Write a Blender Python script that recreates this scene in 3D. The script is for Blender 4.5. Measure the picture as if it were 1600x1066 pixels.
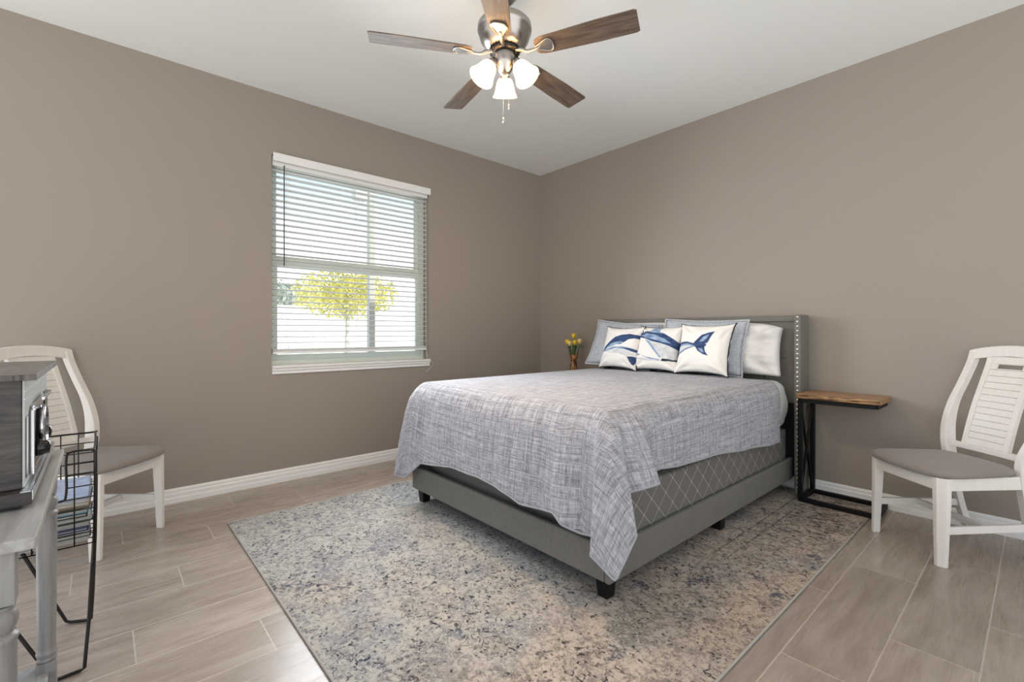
import bpy, bmesh, math, random
from math import sin, cos, pi, radians, sqrt, atan2, floor
from mathutils import Vector, Matrix, noise
random.seed(7)
S = bpy.context.scene
for o in list(bpy.data.objects): bpy.data.objects.remove(o)
COL = S.collection

# ------------------------------------------------------------------ camera, world, exposure
cd = bpy.data.cameras.new('camera'); cam = bpy.data.objects.new('camera', cd); COL.objects.link(cam)
cam.location = (3.662, -3.639, 1.09)
cd.sensor_fit = 'HORIZONTAL'; cd.sensor_width = 36.0; cd.lens = 36.0*729/1600
cd.shift_y = -14/1600.0; cd.clip_start = 0.05; cd.clip_end = 200
cam.rotation_euler = (radians(90), 0, atan2(0.751, 0.661))
S.camera = cam
S.view_settings.view_transform = 'Standard'; S.view_settings.look = 'None'
S.view_settings.gamma = 1.0; S.view_settings.use_curve_mapping = False
S.view_settings.exposure = 0.90

W = bpy.data.worlds.new('world'); S.world = W; W.use_nodes = True
wn = W.node_tree; wn.nodes.clear()
wo = wn.nodes.new('ShaderNodeOutputWorld'); bg = wn.nodes.new('ShaderNodeBackground')
tc = wn.nodes.new('ShaderNodeTexCoord'); sx = wn.nodes.new('ShaderNodeSeparateXYZ'); cr = wn.nodes.new('ShaderNodeValToRGB')
wn.links.new(tc.outputs['Generated'], sx.inputs[0]); wn.links.new(sx.outputs['Z'], cr.inputs[0])
cr.color_ramp.elements[0].position = 0.0; cr.color_ramp.elements[0].color = (1.0, 0.985, 0.965, 1)
cr.color_ramp.elements[1].position = 0.55; cr.color_ramp.elements[1].color = (0.36, 0.45, 0.60, 1)
e = cr.color_ramp.elements.new(0.13); e.color = (0.90, 0.90, 0.91, 1)
e = cr.color_ramp.elements.new(0.32); e.color = (0.40, 0.48, 0.58, 1)
e = cr.color_ramp.elements.new(0.22); e.color = (0.64, 0.69, 0.74, 1)
wn.links.new(cr.outputs[0], bg.inputs[0]); bg.inputs[1].default_value = 1.06
wn.links.new(bg.outputs[0], wo.inputs[0])

def area(name, loc, rot, sx_, sy_, power, color=(1, 1, 1)):
    l = bpy.data.lights.new(name, 'AREA'); l.shape = 'RECTANGLE'; l.size = sx_; l.size_y = sy_
    l.energy = power; l.color = color
    o = bpy.data.objects.new(name, l); COL.objects.link(o); o.location = loc; o.rotation_euler = rot
    return o
# added area lamp inside the room, standing in for daylight through the window
wd = area('daylight_standin', (0.22, -2.07, 1.60), (0, radians(-74), 0), 1.05, 1.20, 21, (0.86, 0.93, 1.0)); wd.data.spread = radians(135)
# sun on the yard; it stands behind the house, so none of it enters the room
sl_ = bpy.data.lights.new('sun', 'SUN'); sl_.energy = 3.2; sl_.angle = radians(0.6); sl_.color = (1.0, 0.96, 0.90)
so = bpy.data.objects.new('sun', sl_); COL.objects.link(so); so.rotation_euler = Vector((0.50, 0.32, 0.80)).to_track_quat('Z', 'Y').to_euler()

# ------------------------------------------------------------------ material helpers
def lin(c):
    return tuple(((v/255.0)/12.92 if v/255.0 <= 0.04045 else ((v/255.0+0.055)/1.055)**2.4) for v in c)
class NT:
    def __init__(s, name):
        s.m = bpy.data.materials.new(name); s.m.use_nodes = True
        s.t = s.m.node_tree; s.t.nodes.clear()
        s.out = s.n('ShaderNodeOutputMaterial'); s.b = s.n('ShaderNodeBsdfPrincipled')
        s.l(s.b.outputs[0], s.out.inputs[0])
    def n(s, t, **k):
        x = s.t.nodes.new(t)
        for a, v in k.items(): setattr(x, a, v)
        return x
    def l(s, a, b): s.t.links.new(a, b)
    def setin(s, sock, v):
        if hasattr(v, 'links') or isinstance(v, bpy.types.NodeSocket): s.l(v, sock)
        else: sock.default_value = v
    def math(s, op, a, b=0.0, c=None, clamp=False):
        x = s.n('ShaderNodeMath', operation=op); x.use_clamp = clamp
        s.setin(x.inputs[0], a); s.setin(x.inputs[1], b)
        if c is not None: s.setin(x.inputs[2], c)
        return x.outputs[0]
    def mix(s, f, a, b, mode='MIX'):
        x = s.n('ShaderNodeMix', data_type='RGBA', blend_type=mode)
        s.setin(x.inputs[0], f)
        s.setin(x.inputs[6], a if isinstance(a, bpy.types.NodeSocket) else tuple(a)+(1,) if len(a) == 3 else a)
        s.setin(x.inputs[7], b if isinstance(b, bpy.types.NodeSocket) else tuple(b)+(1,) if len(b) == 3 else b)
        return x.outputs[2]
    def coord(s, kind='Object'):
        return s.n('ShaderNodeTexCoord').outputs[kind]
    def mapping(s, v, scale=(1, 1, 1), rot=(0, 0, 0), loc=(0, 0, 0)):
        x = s.n('ShaderNodeMapping'); s.l(v, x.inputs[0])
        x.inputs['Scale'].default_value = scale; x.inputs['Rotation'].default_value = rot; x.inputs['Location'].default_value = loc
        return x.outputs[0]
    def noise(s, v, scale=5, detail=4, rough=0.55, dist=0.0):
        x = s.n('ShaderNodeTexNoise'); s.l(v, x.inputs['Vector'])
        x.inputs['Scale'].default_value = scale; x.inputs['Detail'].default_value = detail
        x.inputs['Roughness'].default_value = rough; x.inputs['Distortion'].default_value = dist
        return x.outputs['Fac']
    def ramp(s, f, a, b):
        x = s.n('ShaderNodeMapRange'); x.clamp = True
        s.setin(x.inputs[0], f); x.inputs[1].default_value = a; x.inputs[2].default_value = b
        return x.outputs[0]
    def bump(s, h, strength=0.3, dist=0.01):
        x = s.n('ShaderNodeBump'); s.l(h, x.inputs['Height']); x.inputs['Strength'].default_value = strength
        x.inputs['Distance'].default_value = dist; s.l(x.outputs[0], s.b.inputs['Normal'])
    def col(s, c): s.setin(s.b.inputs['Base Color'], c if isinstance(c, bpy.types.NodeSocket) else tuple(c)+(1,))
    def p(s, **k):
        for a, v in k.items(): s.b.inputs[a.replace('_', ' ')].default_value = v
def plain(name, c, rough=0.5, metal=0.0, spec=0.5, var=0.06, vscale=18):
    t = NT(name); v = t.coord(); f = t.noise(v, vscale, 3)
    t.col(t.mix(f, tuple(x*(1-var) for x in c), tuple(min(1, x*(1+var)) for x in c)))
    t.p(Roughness=rough, Metallic=metal); t.b.inputs['Specular IOR Level'].default_value = spec
    return t.m
def mat_wall(name):
    t = NT(name); v = t.coord()
    f = t.noise(v, 1.3, 2); t.col(t.mix(f, (0.300, 0.260, 0.220), (0.312, 0.271, 0.230)))
    t.p(Roughness=0.62); t.b.inputs['Specular IOR Level'].default_value = 0.3
    h = t.noise(v, 120, 3); t.bump(h, 0.12, 0.002); return t.m
def mat_ceiling():
    t = NT('ceiling_paint'); v = t.coord(); t.col((0.80, 0.815, 0.80)); t.p(Roughness=0.85)
    t.bump(t.noise(v, 90, 3), 0.15, 0.003); return t.m
def mat_white(name='white_trim', c=(0.80, 0.79, 0.77), rough=0.35):
    return plain(name, c, rough, var=0.02)
def mat_chairwhite():
    t = NT('antique_white_wood'); v = t.coord()
    g = t.noise(t.mapping(v, (60, 60, 4)), 1.0, 4)
    t.col(t.mix(t.ramp(g, 0.35, 0.75), (0.78, 0.745, 0.70), (0.74, 0.70, 0.65))); t.p(Roughness=0.45)
    return t.m
def mat_fabric(name, c1, c2, scale=260, bump=0.25, rough=0.9, sheen=0.2):
    t = NT(name); v = t.coord()
    a = t.noise(t.mapping(v, (1, 1, 0.12)), scale, 2); b = t.noise(t.mapping(v, (0.12, 1, 1)), scale, 2)
    w = t.math('MULTIPLY', t.math('ADD', a, b), 0.5)
    big = t.noise(v, 6, 3)
    w2 = t.math('ADD', t.math('MULTIPLY', w, 0.8), t.math('MULTIPLY', big, 0.2))
    t.col(t.mix(t.ramp(w2, 0.38, 0.62), c1, c2)); t.p(Roughness=rough)
    t.b.inputs['Sheen Weight'].default_value = sheen; t.b.inputs['Specular IOR Level'].default_value = 0.2
    t.bump(w, bump, 0.002); return t.m
def mat_floor():
    t = NT('wood_look_tile'); v = t.coord(); s = t.n('ShaderNodeSeparateXYZ'); t.l(v, s.inputs[0])
    cx = t.math('DIVIDE', t.math('SUBTRACT', s.outputs['X'], 3.074), 0.2295)
    ci = t.math('FLOOR', cx); fx = t.math('SUBTRACT', cx, ci)
    ry = t.math('DIVIDE', t.math('ADD', t.math('ADD', s.outputs['Y'], 0.991), t.math('MULTIPLY', ci, -0.366)), 0.913)
    ri = t.math('FLOOR', ry); fy = t.math('SUBTRACT', ry, ri)
    ex = t.math('MULTIPLY', t.math('MINIMUM', fx, t.math('SUBTRACT', 1.0, fx)), 0.2295)
    ey = t.math('MULTIPLY', t.math('MINIMUM', fy, t.math('SUBTRACT', 1.0, fy)), 0.913)
    ed = t.math('MINIMUM', ex, ey)
    grout = t.math('SUBTRACT', 1.0, t.ramp(ed, 0.0016, 0.0030))
    cmb = t.n('ShaderNodeCombineXYZ'); t.l(ci, cmb.inputs[0]); t.l(ri, cmb.inputs[1])
    wnz = t.n('ShaderNodeTexWhiteNoise', noise_dimensions='3D'); t.l(cmb.outputs[0], wnz.inputs[0])
    off = t.n('ShaderNodeVectorMath', operation='MULTIPLY_ADD')
    t.l(wnz.outputs['Color'], off.inputs[0]); off.inputs[1].default_value = (9, 13, 7); t.l(v, off.inputs[2])
    g1 = t.noise(t.mapping(off.outputs[0], (7, 1.3, 7)), 1.5, 4, 0.5, 1.6)
    g2 = t.noise(t.mapping(off.outputs[0], (70, 3.0, 70)), 1.5, 4, 0.6, 0.4)
    g = t.math('ADD', t.math('MULTIPLY', g1, 0.78), t.math('MULTIPLY', g2, 0.22))
    base = t.mix(t.ramp(g, 0.33, 0.68), (0.300, 0.242, 0.198), (0.440, 0.374, 0.320))
    tint = t.math('MULTIPLY_ADD', wnz.outputs['Value'], 0.16, 0.92)
    hsv = t.n('ShaderNodeHueSaturation'); t.l(base, hsv.inputs['Color']); t.l(tint, hsv.inputs['Value'])
    t.col(t.mix(t.math('MULTIPLY', grout, 0.9), hsv.outputs[0], (0.56, 0.49, 0.42)))
    t.setin(t.b.inputs['Roughness'], t.math('MULTIPLY_ADD', g2, 0.12, 0.22))
    h = t.math('ADD', t.math('MULTIPLY', t.math('SUBTRACT', 1.0, grout), 1.0), t.math('MULTIPLY', g2, 0.12))
    t.bump(h, 0.25, 0.003); t.b.inputs['Specular IOR Level'].default_value = 0.45
    return t.m
def mat_rug():
    t = NT('distressed_rug'); v = t.coord(); s = t.n('ShaderNodeSeparateXYZ'); t.l(v, s.inputs[0])
    X, Y = s.outputs['X'], s.outputs['Y']
    def N(scale, detail=4, rough=0.6, dist=0.0, off=(0, 0, 0), sc=(1, 1, 1)):
        return t.noise(t.mapping(v, sc, loc=off), scale, detail, rough, dist)
    big = N(2.1, 3, 0.55, 0.5); mid = N(8, 5, 0.65, 0.8, (3, 1, 0)); pile = N(150, 3, 0.75, 0.0); fine = N(52, 4, 0.75, 0.6, (1, 7, 0)); fin2 = N(30, 4, 0.7, 1.0, (4, 2, 0))
    warm = t.ramp(t.math('ADD', big, t.math('MULTIPLY', t.math('SUBTRACT', X, 2.25), 0.28)), 0.42, 0.68)
    light = t.mix(warm, (0.47, 0.45, 0.405), (0.52, 0.435, 0.365))
    dim = t.mix(warm, (0.265, 0.26, 0.262), (0.255, 0.212, 0.178))
    m1 = t.math('ADD', t.math('MULTIPLY', fine, 0.50), t.math('ADD', t.math('MULTIPLY', mid, 0.25), t.math('MULTIPLY', pile, 0.25)))
    base = t.mix(t.ramp(m1, 0.455, 0.56), light, dim)
    veil = t.math('MULTIPLY', t.ramp(N(3.4, 4, 0.6, 0.4, (9, 3, 0)), 0.50, 0.66), t.ramp(fine, 0.35, 0.55))
    base = t.mix(t.math('MULTIPLY', veil, 0.60), base, t.mix(warm, (0.215, 0.225, 0.265), (0.235, 0.20, 0.175)))
    # curly outlines worn down to short dark flecks
    wv = t.n('ShaderNodeVectorMath', operation='MULTIPLY_ADD'); nz = t.n('ShaderNodeTexNoise'); t.l(v, nz.inputs['Vector']); nz.inputs['Scale'].default_value = 13; nz.inputs['Detail'].default_value = 3
    t.l(nz.outputs['Color'], wv.inputs[0]); wv.inputs[1].default_value = (0.09, 0.09, 0); t.l(v, wv.inputs[2])
    def cracks(scale, w0, w1):
        vo = t.n('ShaderNodeTexVoronoi', feature='DISTANCE_TO_EDGE'); vo.inputs['Scale'].default_value = scale; t.l(wv.outputs[0], vo.inputs['Vector'])
        return t.math('SUBTRACT', 1.0, t.ramp(vo.outputs['Distance'], w0, w1))
    c1 = cracks(21, 0.04, 0.075); c2 = cracks(34, 0.07, 0.13)
    patch = t.ramp(N(3.0, 3, 0.6, 0.3, (1.7, 8.1, 0)), 0.47, 0.58); patch2 = t.ramp(N(4.2, 3, 0.6, 0.3, (5.7, 2.1, 0)), 0.45, 0.60)
    brk = t.ramp(fin2, 0.52, 0.56)
    ink = t.mix(warm, (0.035, 0.042, 0.065), (0.04, 0.036, 0.036))
    base = t.mix(t.math('MULTIPLY', t.math('MULTIPLY', c1, t.math('MAXIMUM', brk, t.math('MULTIPLY', patch2, 0.12))), t.math('MULTIPLY_ADD', patch, 0.72, 0.22)), base, ink)
    base = t.mix(t.math('MULTIPLY', t.math('MULTIPLY', c2, t.ramp(fine, 0.53, 0.59)), t.math('MULTIPLY', patch2, 0.7)), base, ink)
    nav = t.math('MULTIPLY', t.ramp(N(4.6, 5, 0.7, 0.4, (6.3, 2.2, 0)), 0.59, 0.64), t.ramp(fine, 0.44, 0.52))
    base = t.mix(t.math('MULTIPLY', nav, 0.75), base, (0.06, 0.07, 0.11))
    sp = t.n('ShaderNodeTexVoronoi'); sp.inputs['Scale'].default_value = 46; t.l(wv.outputs[0], sp.inputs['Vector'])
    spk = t.math('MULTIPLY', t.math('SUBTRACT', 1.0, t.ramp(sp.outputs['Distance'], 0.22, 0.32)), t.ramp(N(23, 3, 0.6, 0, (8, 8, 0)), 0.51, 0.56))
    base = t.mix(t.math('MULTIPLY', spk, 0.9), base, ink)
    def band(c, p0, w):
        return t.math('SUBTRACT', 1.0, t.ramp(t.math('ABSOLUTE', t.math('SUBTRACT', c, p0)), w*0.5, w))
    lines = t.math('MAXIMUM', band(X, 2.60, 0.006), band(X, 2.665, 0.006))
    base = t.mix(t.math('MULTIPLY', t.math('MULTIPLY', lines, t.ramp(fin2, 0.42, 0.52)), t.math('MULTIPLY', t.ramp(Y, -1.8, -1.0), 0.75)), base, ink)
    inb = t.math('MULTIPLY', t.ramp(X, 2.67, 2.69), t.math('SUBTRACT', 1.0, t.ramp(X, 2.90, 2.93)))
    st = t.ramp(N(1.0, 3, 0.6, 0.6, (0, 0, 0), (13, 48, 1)), 0.54, 0.60)
    base = t.mix(t.math('MULTIPLY', t.math('MULTIPLY', inb, st), t.math('MULTIPLY', t.ramp(Y, -1.15, -0.75), 0.85)), base, ink)
    st2 = t.math('MULTIPLY', t.ramp(N(1.0, 3, 0.6, 0.4, (5, 0, 0), (60, 16, 1)), 0.56, 0.62), t.ramp(X, 2.55, 2.7))
    base = t.mix(t.math('MULTIPLY', st2, t.math('MULTIPLY', t.ramp(Y, -1.5, -0.5), 0.5)), base, (0.12, 0.10, 0.09))
    def ring(cx_, cy_, r):
        d = t.math('SQRT', t.math('ADD', t.math('POWER', t.math('SUBTRACT', X, cx_), 2.0), t.math('POWER', t.math('SUBTRACT', Y, cy_), 2.0)))
        d = t.math('ADD', d, t.math('MULTIPLY', mid, 0.04))
        return t.math('MULTIPLY', band(d, r+0.02, 0.008), t.ramp(fin2, 0.50, 0.55))
    base = t.mix(t.math('MULTIPLY', t.math('MAXIMUM', ring(1.83, -2.62, 0.11), ring(1.25, -2.85, 0.15)), 0.8), base, ink)
    t.col(base); t.p(Roughness=0.95); t.b.inputs['Specular IOR Level'].default_value = 0.1
    t.bump(t.math('ADD', fine, t.math('MULTIPLY', pile, 0.6)), 0.6, 0.004)
    return t.m
def mat_quilt(name='woven_quilt', cl=(0.55, 0.545, 0.585), cdk=(0.165, 0.163, 0.184), seam=True, sc=1.0):
    t = NT(name); v = t.coord('UV')
    a = t.noise(t.mapping(v, (22*sc, 330*sc, 1)), 1.0, 3, 0.6); b = t.noise(t.mapping(v, (330*sc, 22*sc, 1), loc=(3, 5, 0)), 1.0, 3, 0.6)
    a2 = t.noise(t.mapping(v, (4*sc, 80*sc, 1), loc=(2, 9, 0)), 1.0, 2, 0.5); b2 = t.noise(t.mapping(v, (80*sc, 4*sc, 1), loc=(8, 1, 0)), 1.0, 2, 0.5)
    w = t.math('ADD', t.math('MULTIPLY', t.math('ADD', a, b), 0.32), t.math('MULTIPLY', t.math('ADD', a2, b2), 0.18))
    c = t.mix(t.ramp(w, 0.41, 0.585), cdk, cl)
    wob = t.noise(v, 9, 2)
    h = t.math('ADD', t.math('MULTIPLY', w, 1.0), t.math('MULTIPLY', t.noise(v, 45, 3, 0.6), 0.8))
    if seam:
        s = t.n('ShaderNodeSeparateXYZ'); t.l(v, s.inputs[0])
        def st(c_, per):
            q = t.math('FRACT', t.math('ADD', t.math('DIVIDE', c_, per), t.math('MULTIPLY', wob, 0.12)))
            return t.ramp(t.math('ABSOLUTE', t.math('SUBTRACT', q, 0.5)), 0.0, 0.09)
        q = t.math('MINIMUM', st(s.outputs['X'], 0.045), st(s.outputs['Y'], 0.045))
        c = t.mix(t.math('MULTIPLY', t.math('SUBTRACT', 1.0, q), 0.22), c, (0.20, 0.20, 0.22))
        h = t.math('ADD', h, t.math('MULTIPLY', q, 0.7))
    t.col(c); t.p(Roughness=0.92); t.b.inputs['Specular IOR Level'].default_value = 0.15
    t.b.inputs['Sheen Weight'].default_value = 0.15
    t.bump(h, 0.55, 0.006); return t.m
def mat_boxspring():
    t = NT('lattice_ticking'); v = t.coord('UV'); s = t.n('ShaderNodeSeparateXYZ'); t.l(v, s.inputs[0])
    U = t.math('MULTIPLY', s.outputs['X'], 2*pi/0.120); V = t.math('MULTIPLY', s.outputs['Y'], 2*pi/0.115)
    f = t.math('ADD', t.math('COSINE', U), t.math('MULTIPLY', t.math('COSINE', V), 1.0))
    # distance-like value so the drawn line keeps an even width
    g = t.math('ADD', t.math('POWER', t.math('SINE', U), 2.0), t.math('POWER', t.math('SINE', V), 2.0))
    d = t.math('DIVIDE', t.math('ABSOLUTE', f), t.math('SQRT', t.math('ADD', g, 0.06)))
    ob = t.n('ShaderNodeSeparateXYZ'); t.l(t.coord(), ob.inputs[0])
    ln = t.math('MULTIPLY', t.math('SUBTRACT', 1.0, t.ramp(d, 0.05, 0.12)), t.ramp(ob.outputs['Y'], -2.064, -2.058))
    tick = t.noise(t.mapping(v, (500, 500, 1)), 1.0, 2)
    base = t.mix(t.ramp(tick, 0.35, 0.65), (0.13, 0.125, 0.115), (0.17, 0.162, 0.148))
    t.col(t.mix(ln, base, (0.36, 0.345, 0.31))); t.p(Roughness=0.8)
    t.bump(t.math('ADD', tick, t.math('MULTIPLY', ln, -1.0)), 0.3, 0.002); return t.m
def mat_wood(name, c1, c2, axis='X', scale=1.0, rough=0.5, contrast=(0.35, 0.65), dist=2.0):
    t = NT(name); v = t.coord()
    sc = {'X': (2.2, 26, 26), 'Y': (26, 2.2, 26), 'Z': (26, 26, 2.2)}[axis]
    m = t.mapping(v, tuple(a*scale for a in sc))
    g = t.noise(m, 1.0, 5, 0.62, dist); g2 = t.noise(t.mapping(v, tuple(a*scale*4 for a in sc)), 1.0, 3)
    f = t.math('ADD', t.math('MULTIPLY', g, 0.75), t.math('MULTIPLY', g2, 0.25))
    t.col(t.mix(t.ramp(f, *contrast), c1, c2)); t.p(Roughness=rough); t.bump(f, 0.15, 0.002); return t.m
def mat_metal(name, c, rough=0.3):
    t = NT(name); v = t.coord(); t.col(c); t.p(Metallic=1.0)
    t.setin(t.b.inputs['Roughness'], t.math('MULTIPLY_ADD', t.noise(v, 60, 2), 0.08, rough)); return t.m
def mat_print(name, attr='print'):
    t = NT(name); v = t.coord()
    a = t.n('ShaderNodeVertexColor'); a.layer_name = attr
    t.col(a.outputs[0]); t.p(Roughness=0.9)
    t.bump(t.noise(v, 380, 2), 0.2, 0.001); return t.m

M = {}
M['wall'] = mat_wall('greige_wall_paint'); M['ceiling'] = mat_ceiling(); M['trim'] = mat_white()
M['floor'] = mat_floor(); M['rug'] = mat_rug(); M['rug_edge'] = plain('rug_binding', (0.40, 0.37, 0.33), 0.95)
M['chair'] = mat_chairwhite(); M['seat'] = mat_fabric('taupe_upholstery', (0.215, 0.185, 0.165), (0.285, 0.248, 0.225), 500, 0.15)
M['grey_linen'] = mat_fabric('grey_linen', (0.142, 0.136, 0.122), (0.192, 0.184, 0.167), 420, 0.3, 0.9, 0.05)
M['black_wood'] = plain('black_lacquered_wood', (0.004, 0.004, 0.004), 0.4, spec=0.3)
M['black_metal'] = plain('black_powder_coat', (0.003, 0.003, 0.003), 0.5, spec=0.25)
M['cloth_and_shade'] = plain('black_cloth_and_gap_shade', (0.01, 0.01, 0.01), 0.95)  # platform cloth; also colours in the shade below the headboard
M['nail'] = mat_metal('polished_nickel', (0.80, 0.78, 0.74), 0.2)
M['quilt'] = mat_quilt(); M['sham'] = mat_quilt('blue_grey_sham', (0.56, 0.585, 0.63), (0.30, 0.325, 0.365), False, 1.4)
M['sheet'] = plain('pale_cotton_sheet', (0.60, 0.64, 0.61), 0.9, var=0.03)
M['pillow'] = plain('white_cotton', (0.76, 0.75, 0.74), 0.9, var=0.02)
M['print'] = mat_print('printed_cotton'); M['piping'] = plain('black_piping', (0.02, 0.022, 0.03), 0.8)
M['boxspring'] = mat_boxspring(); M['mattress'] = plain('mattress_white', (0.6, 0.6, 0.58), 0.9)
M['slat'] = plain('white_faux_wood_slat', (0.80, 0.81, 0.80), 0.4, var=0.01)
M['frame'] = plain('pale_window_vinyl', (0.66, 0.72, 0.66), 0.4, var=0.02)
M['wand'] = plain('smoky_wand', (0.10, 0.10, 0.12), 0.3)
M['cord'] = plain('white_cord', (0.75, 0.74, 0.72), 0.8)
M['walnut'] = mat_wood('weathered_blade_wood', (0.060, 0.041, 0.029), (0.205, 0.145, 0.100), 'X', 0.9, 0.55, (0.35, 0.68))
M['nickel'] = mat_metal('brushed_nickel', (0.42, 0.40, 0.38), 0.26)
M['darkmetal'] = mat_metal('dark_vent_metal', (0.05, 0.045, 0.04), 0.4)
M['liveedge'] = mat_wood('acacia_slab', (0.22, 0.105, 0.045), (0.46, 0.26, 0.125), 'X', 0.6, 0.35, (0.3, 0.7))
M['bark'] = mat_wood('live_edge_bark', (0.06, 0.028, 0.014), (0.50, 0.29, 0.14), 'X', 1.6, 0.6, (0.40, 0.58))
M['greywash'] = mat_wood('grey_washed_wood', (0.11, 0.107, 0.103), (0.34, 0.33, 0.32), 'Z', 1.3, 0.45, (0.25, 0.75), 0.8)
M['greywash_x'] = mat_wood('grey_washed_top', (0.21, 0.205, 0.195), (0.44, 0.43, 0.41), 'X', 1.3, 0.4, (0.25, 0.75), 0.8)
M['radio_wood'] = mat_wood('charcoal_woodgrain', (0.014, 0.013, 0.012), (0.085, 0.075, 0.069), 'Y', 1.5, 0.45, (0.35, 0.68))
M['silver'] = mat_metal('satin_silver', (0.62, 0.64, 0.66), 0.28)
M['chrome'] = mat_metal('chrome', (0.55, 0.55, 0.57), 0.12)
M['panel'] = plain('silver_grey_fascia', (0.42, 0.45, 0.44), 0.35)
M['black_gloss'] = plain('black_gloss', (0.006, 0.006, 0.006), 0.08)
M['wire'] = plain('dark_bronze_wire', (0.022, 0.019, 0.017), 0.4, 0.6)
def mat_glow(name, c, strength):
    t = NT(name); v = t.coord(); t.col((0.85, 0.82, 0.76)); t.p(Roughness=0.35)
    lw = t.n('ShaderNodeLayerWeight'); lw.inputs[0].default_value = 0.35
    f = t.noise(v, 14, 3, 0.6, 1.0)
    t.setin(t.b.inputs['Emission Color'], t.mix(t.ramp(f, 0.3, 0.7), c, (c[0], c[1]*0.93, c[2]*0.85)))
    t.b.inputs['Emission Strength'].default_value = strength; return t.m
def mat_shade():
    t = NT('lit_alabaster_glass'); v = t.coord(); f = t.noise(v, 16, 4, 0.65, 1.5)
    c = t.mix(t.ramp(f, 0.35, 0.65), (0.90, 0.84, 0.74), (0.97, 0.95, 0.90)); t.col(c); t.p(Roughness=0.3)
    t.setin(t.b.inputs['Emission Color'], (1.0, 0.80, 0.55, 1)); t.b.inputs['Emission Strength'].default_value = 0.30
    tl = t.n('ShaderNodeBsdfTranslucent'); t.l(c, tl.inputs[0]); mx = t.n('ShaderNodeMixShader'); mx.inputs[0].default_value = 0.70
    t.l(t.b.outputs[0], mx.inputs[1]); t.l(tl.outputs[0], mx.inputs[2]); t.l(mx.outputs[0], t.out.inputs[0]); return t.m
M['shade'] = mat_shade()
def mat_glass():
    t = NT('window_glass'); t.t.nodes.remove(t.b)
    tr = t.n('ShaderNodeBsdfTransparent'); gl = t.n('ShaderNodeBsdfGlossy'); gl.inputs['Roughness'].default_value = 0.02
    mx = t.n('ShaderNodeMixShader'); fr = t.n('ShaderNodeFresnel'); fr.inputs[0].default_value = 1.45
    tr.inputs[0].default_value = (0.95, 0.98, 0.97, 1)
    t.l(fr.outputs[0], mx.inputs[0]); t.l(tr.outputs[0], mx.inputs[1]); t.l(gl.outputs[0], mx.inputs[2]); t.l(mx.outputs[0], t.out.inputs[0])
    return t.m
M['glass'] = mat_glass()

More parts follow.
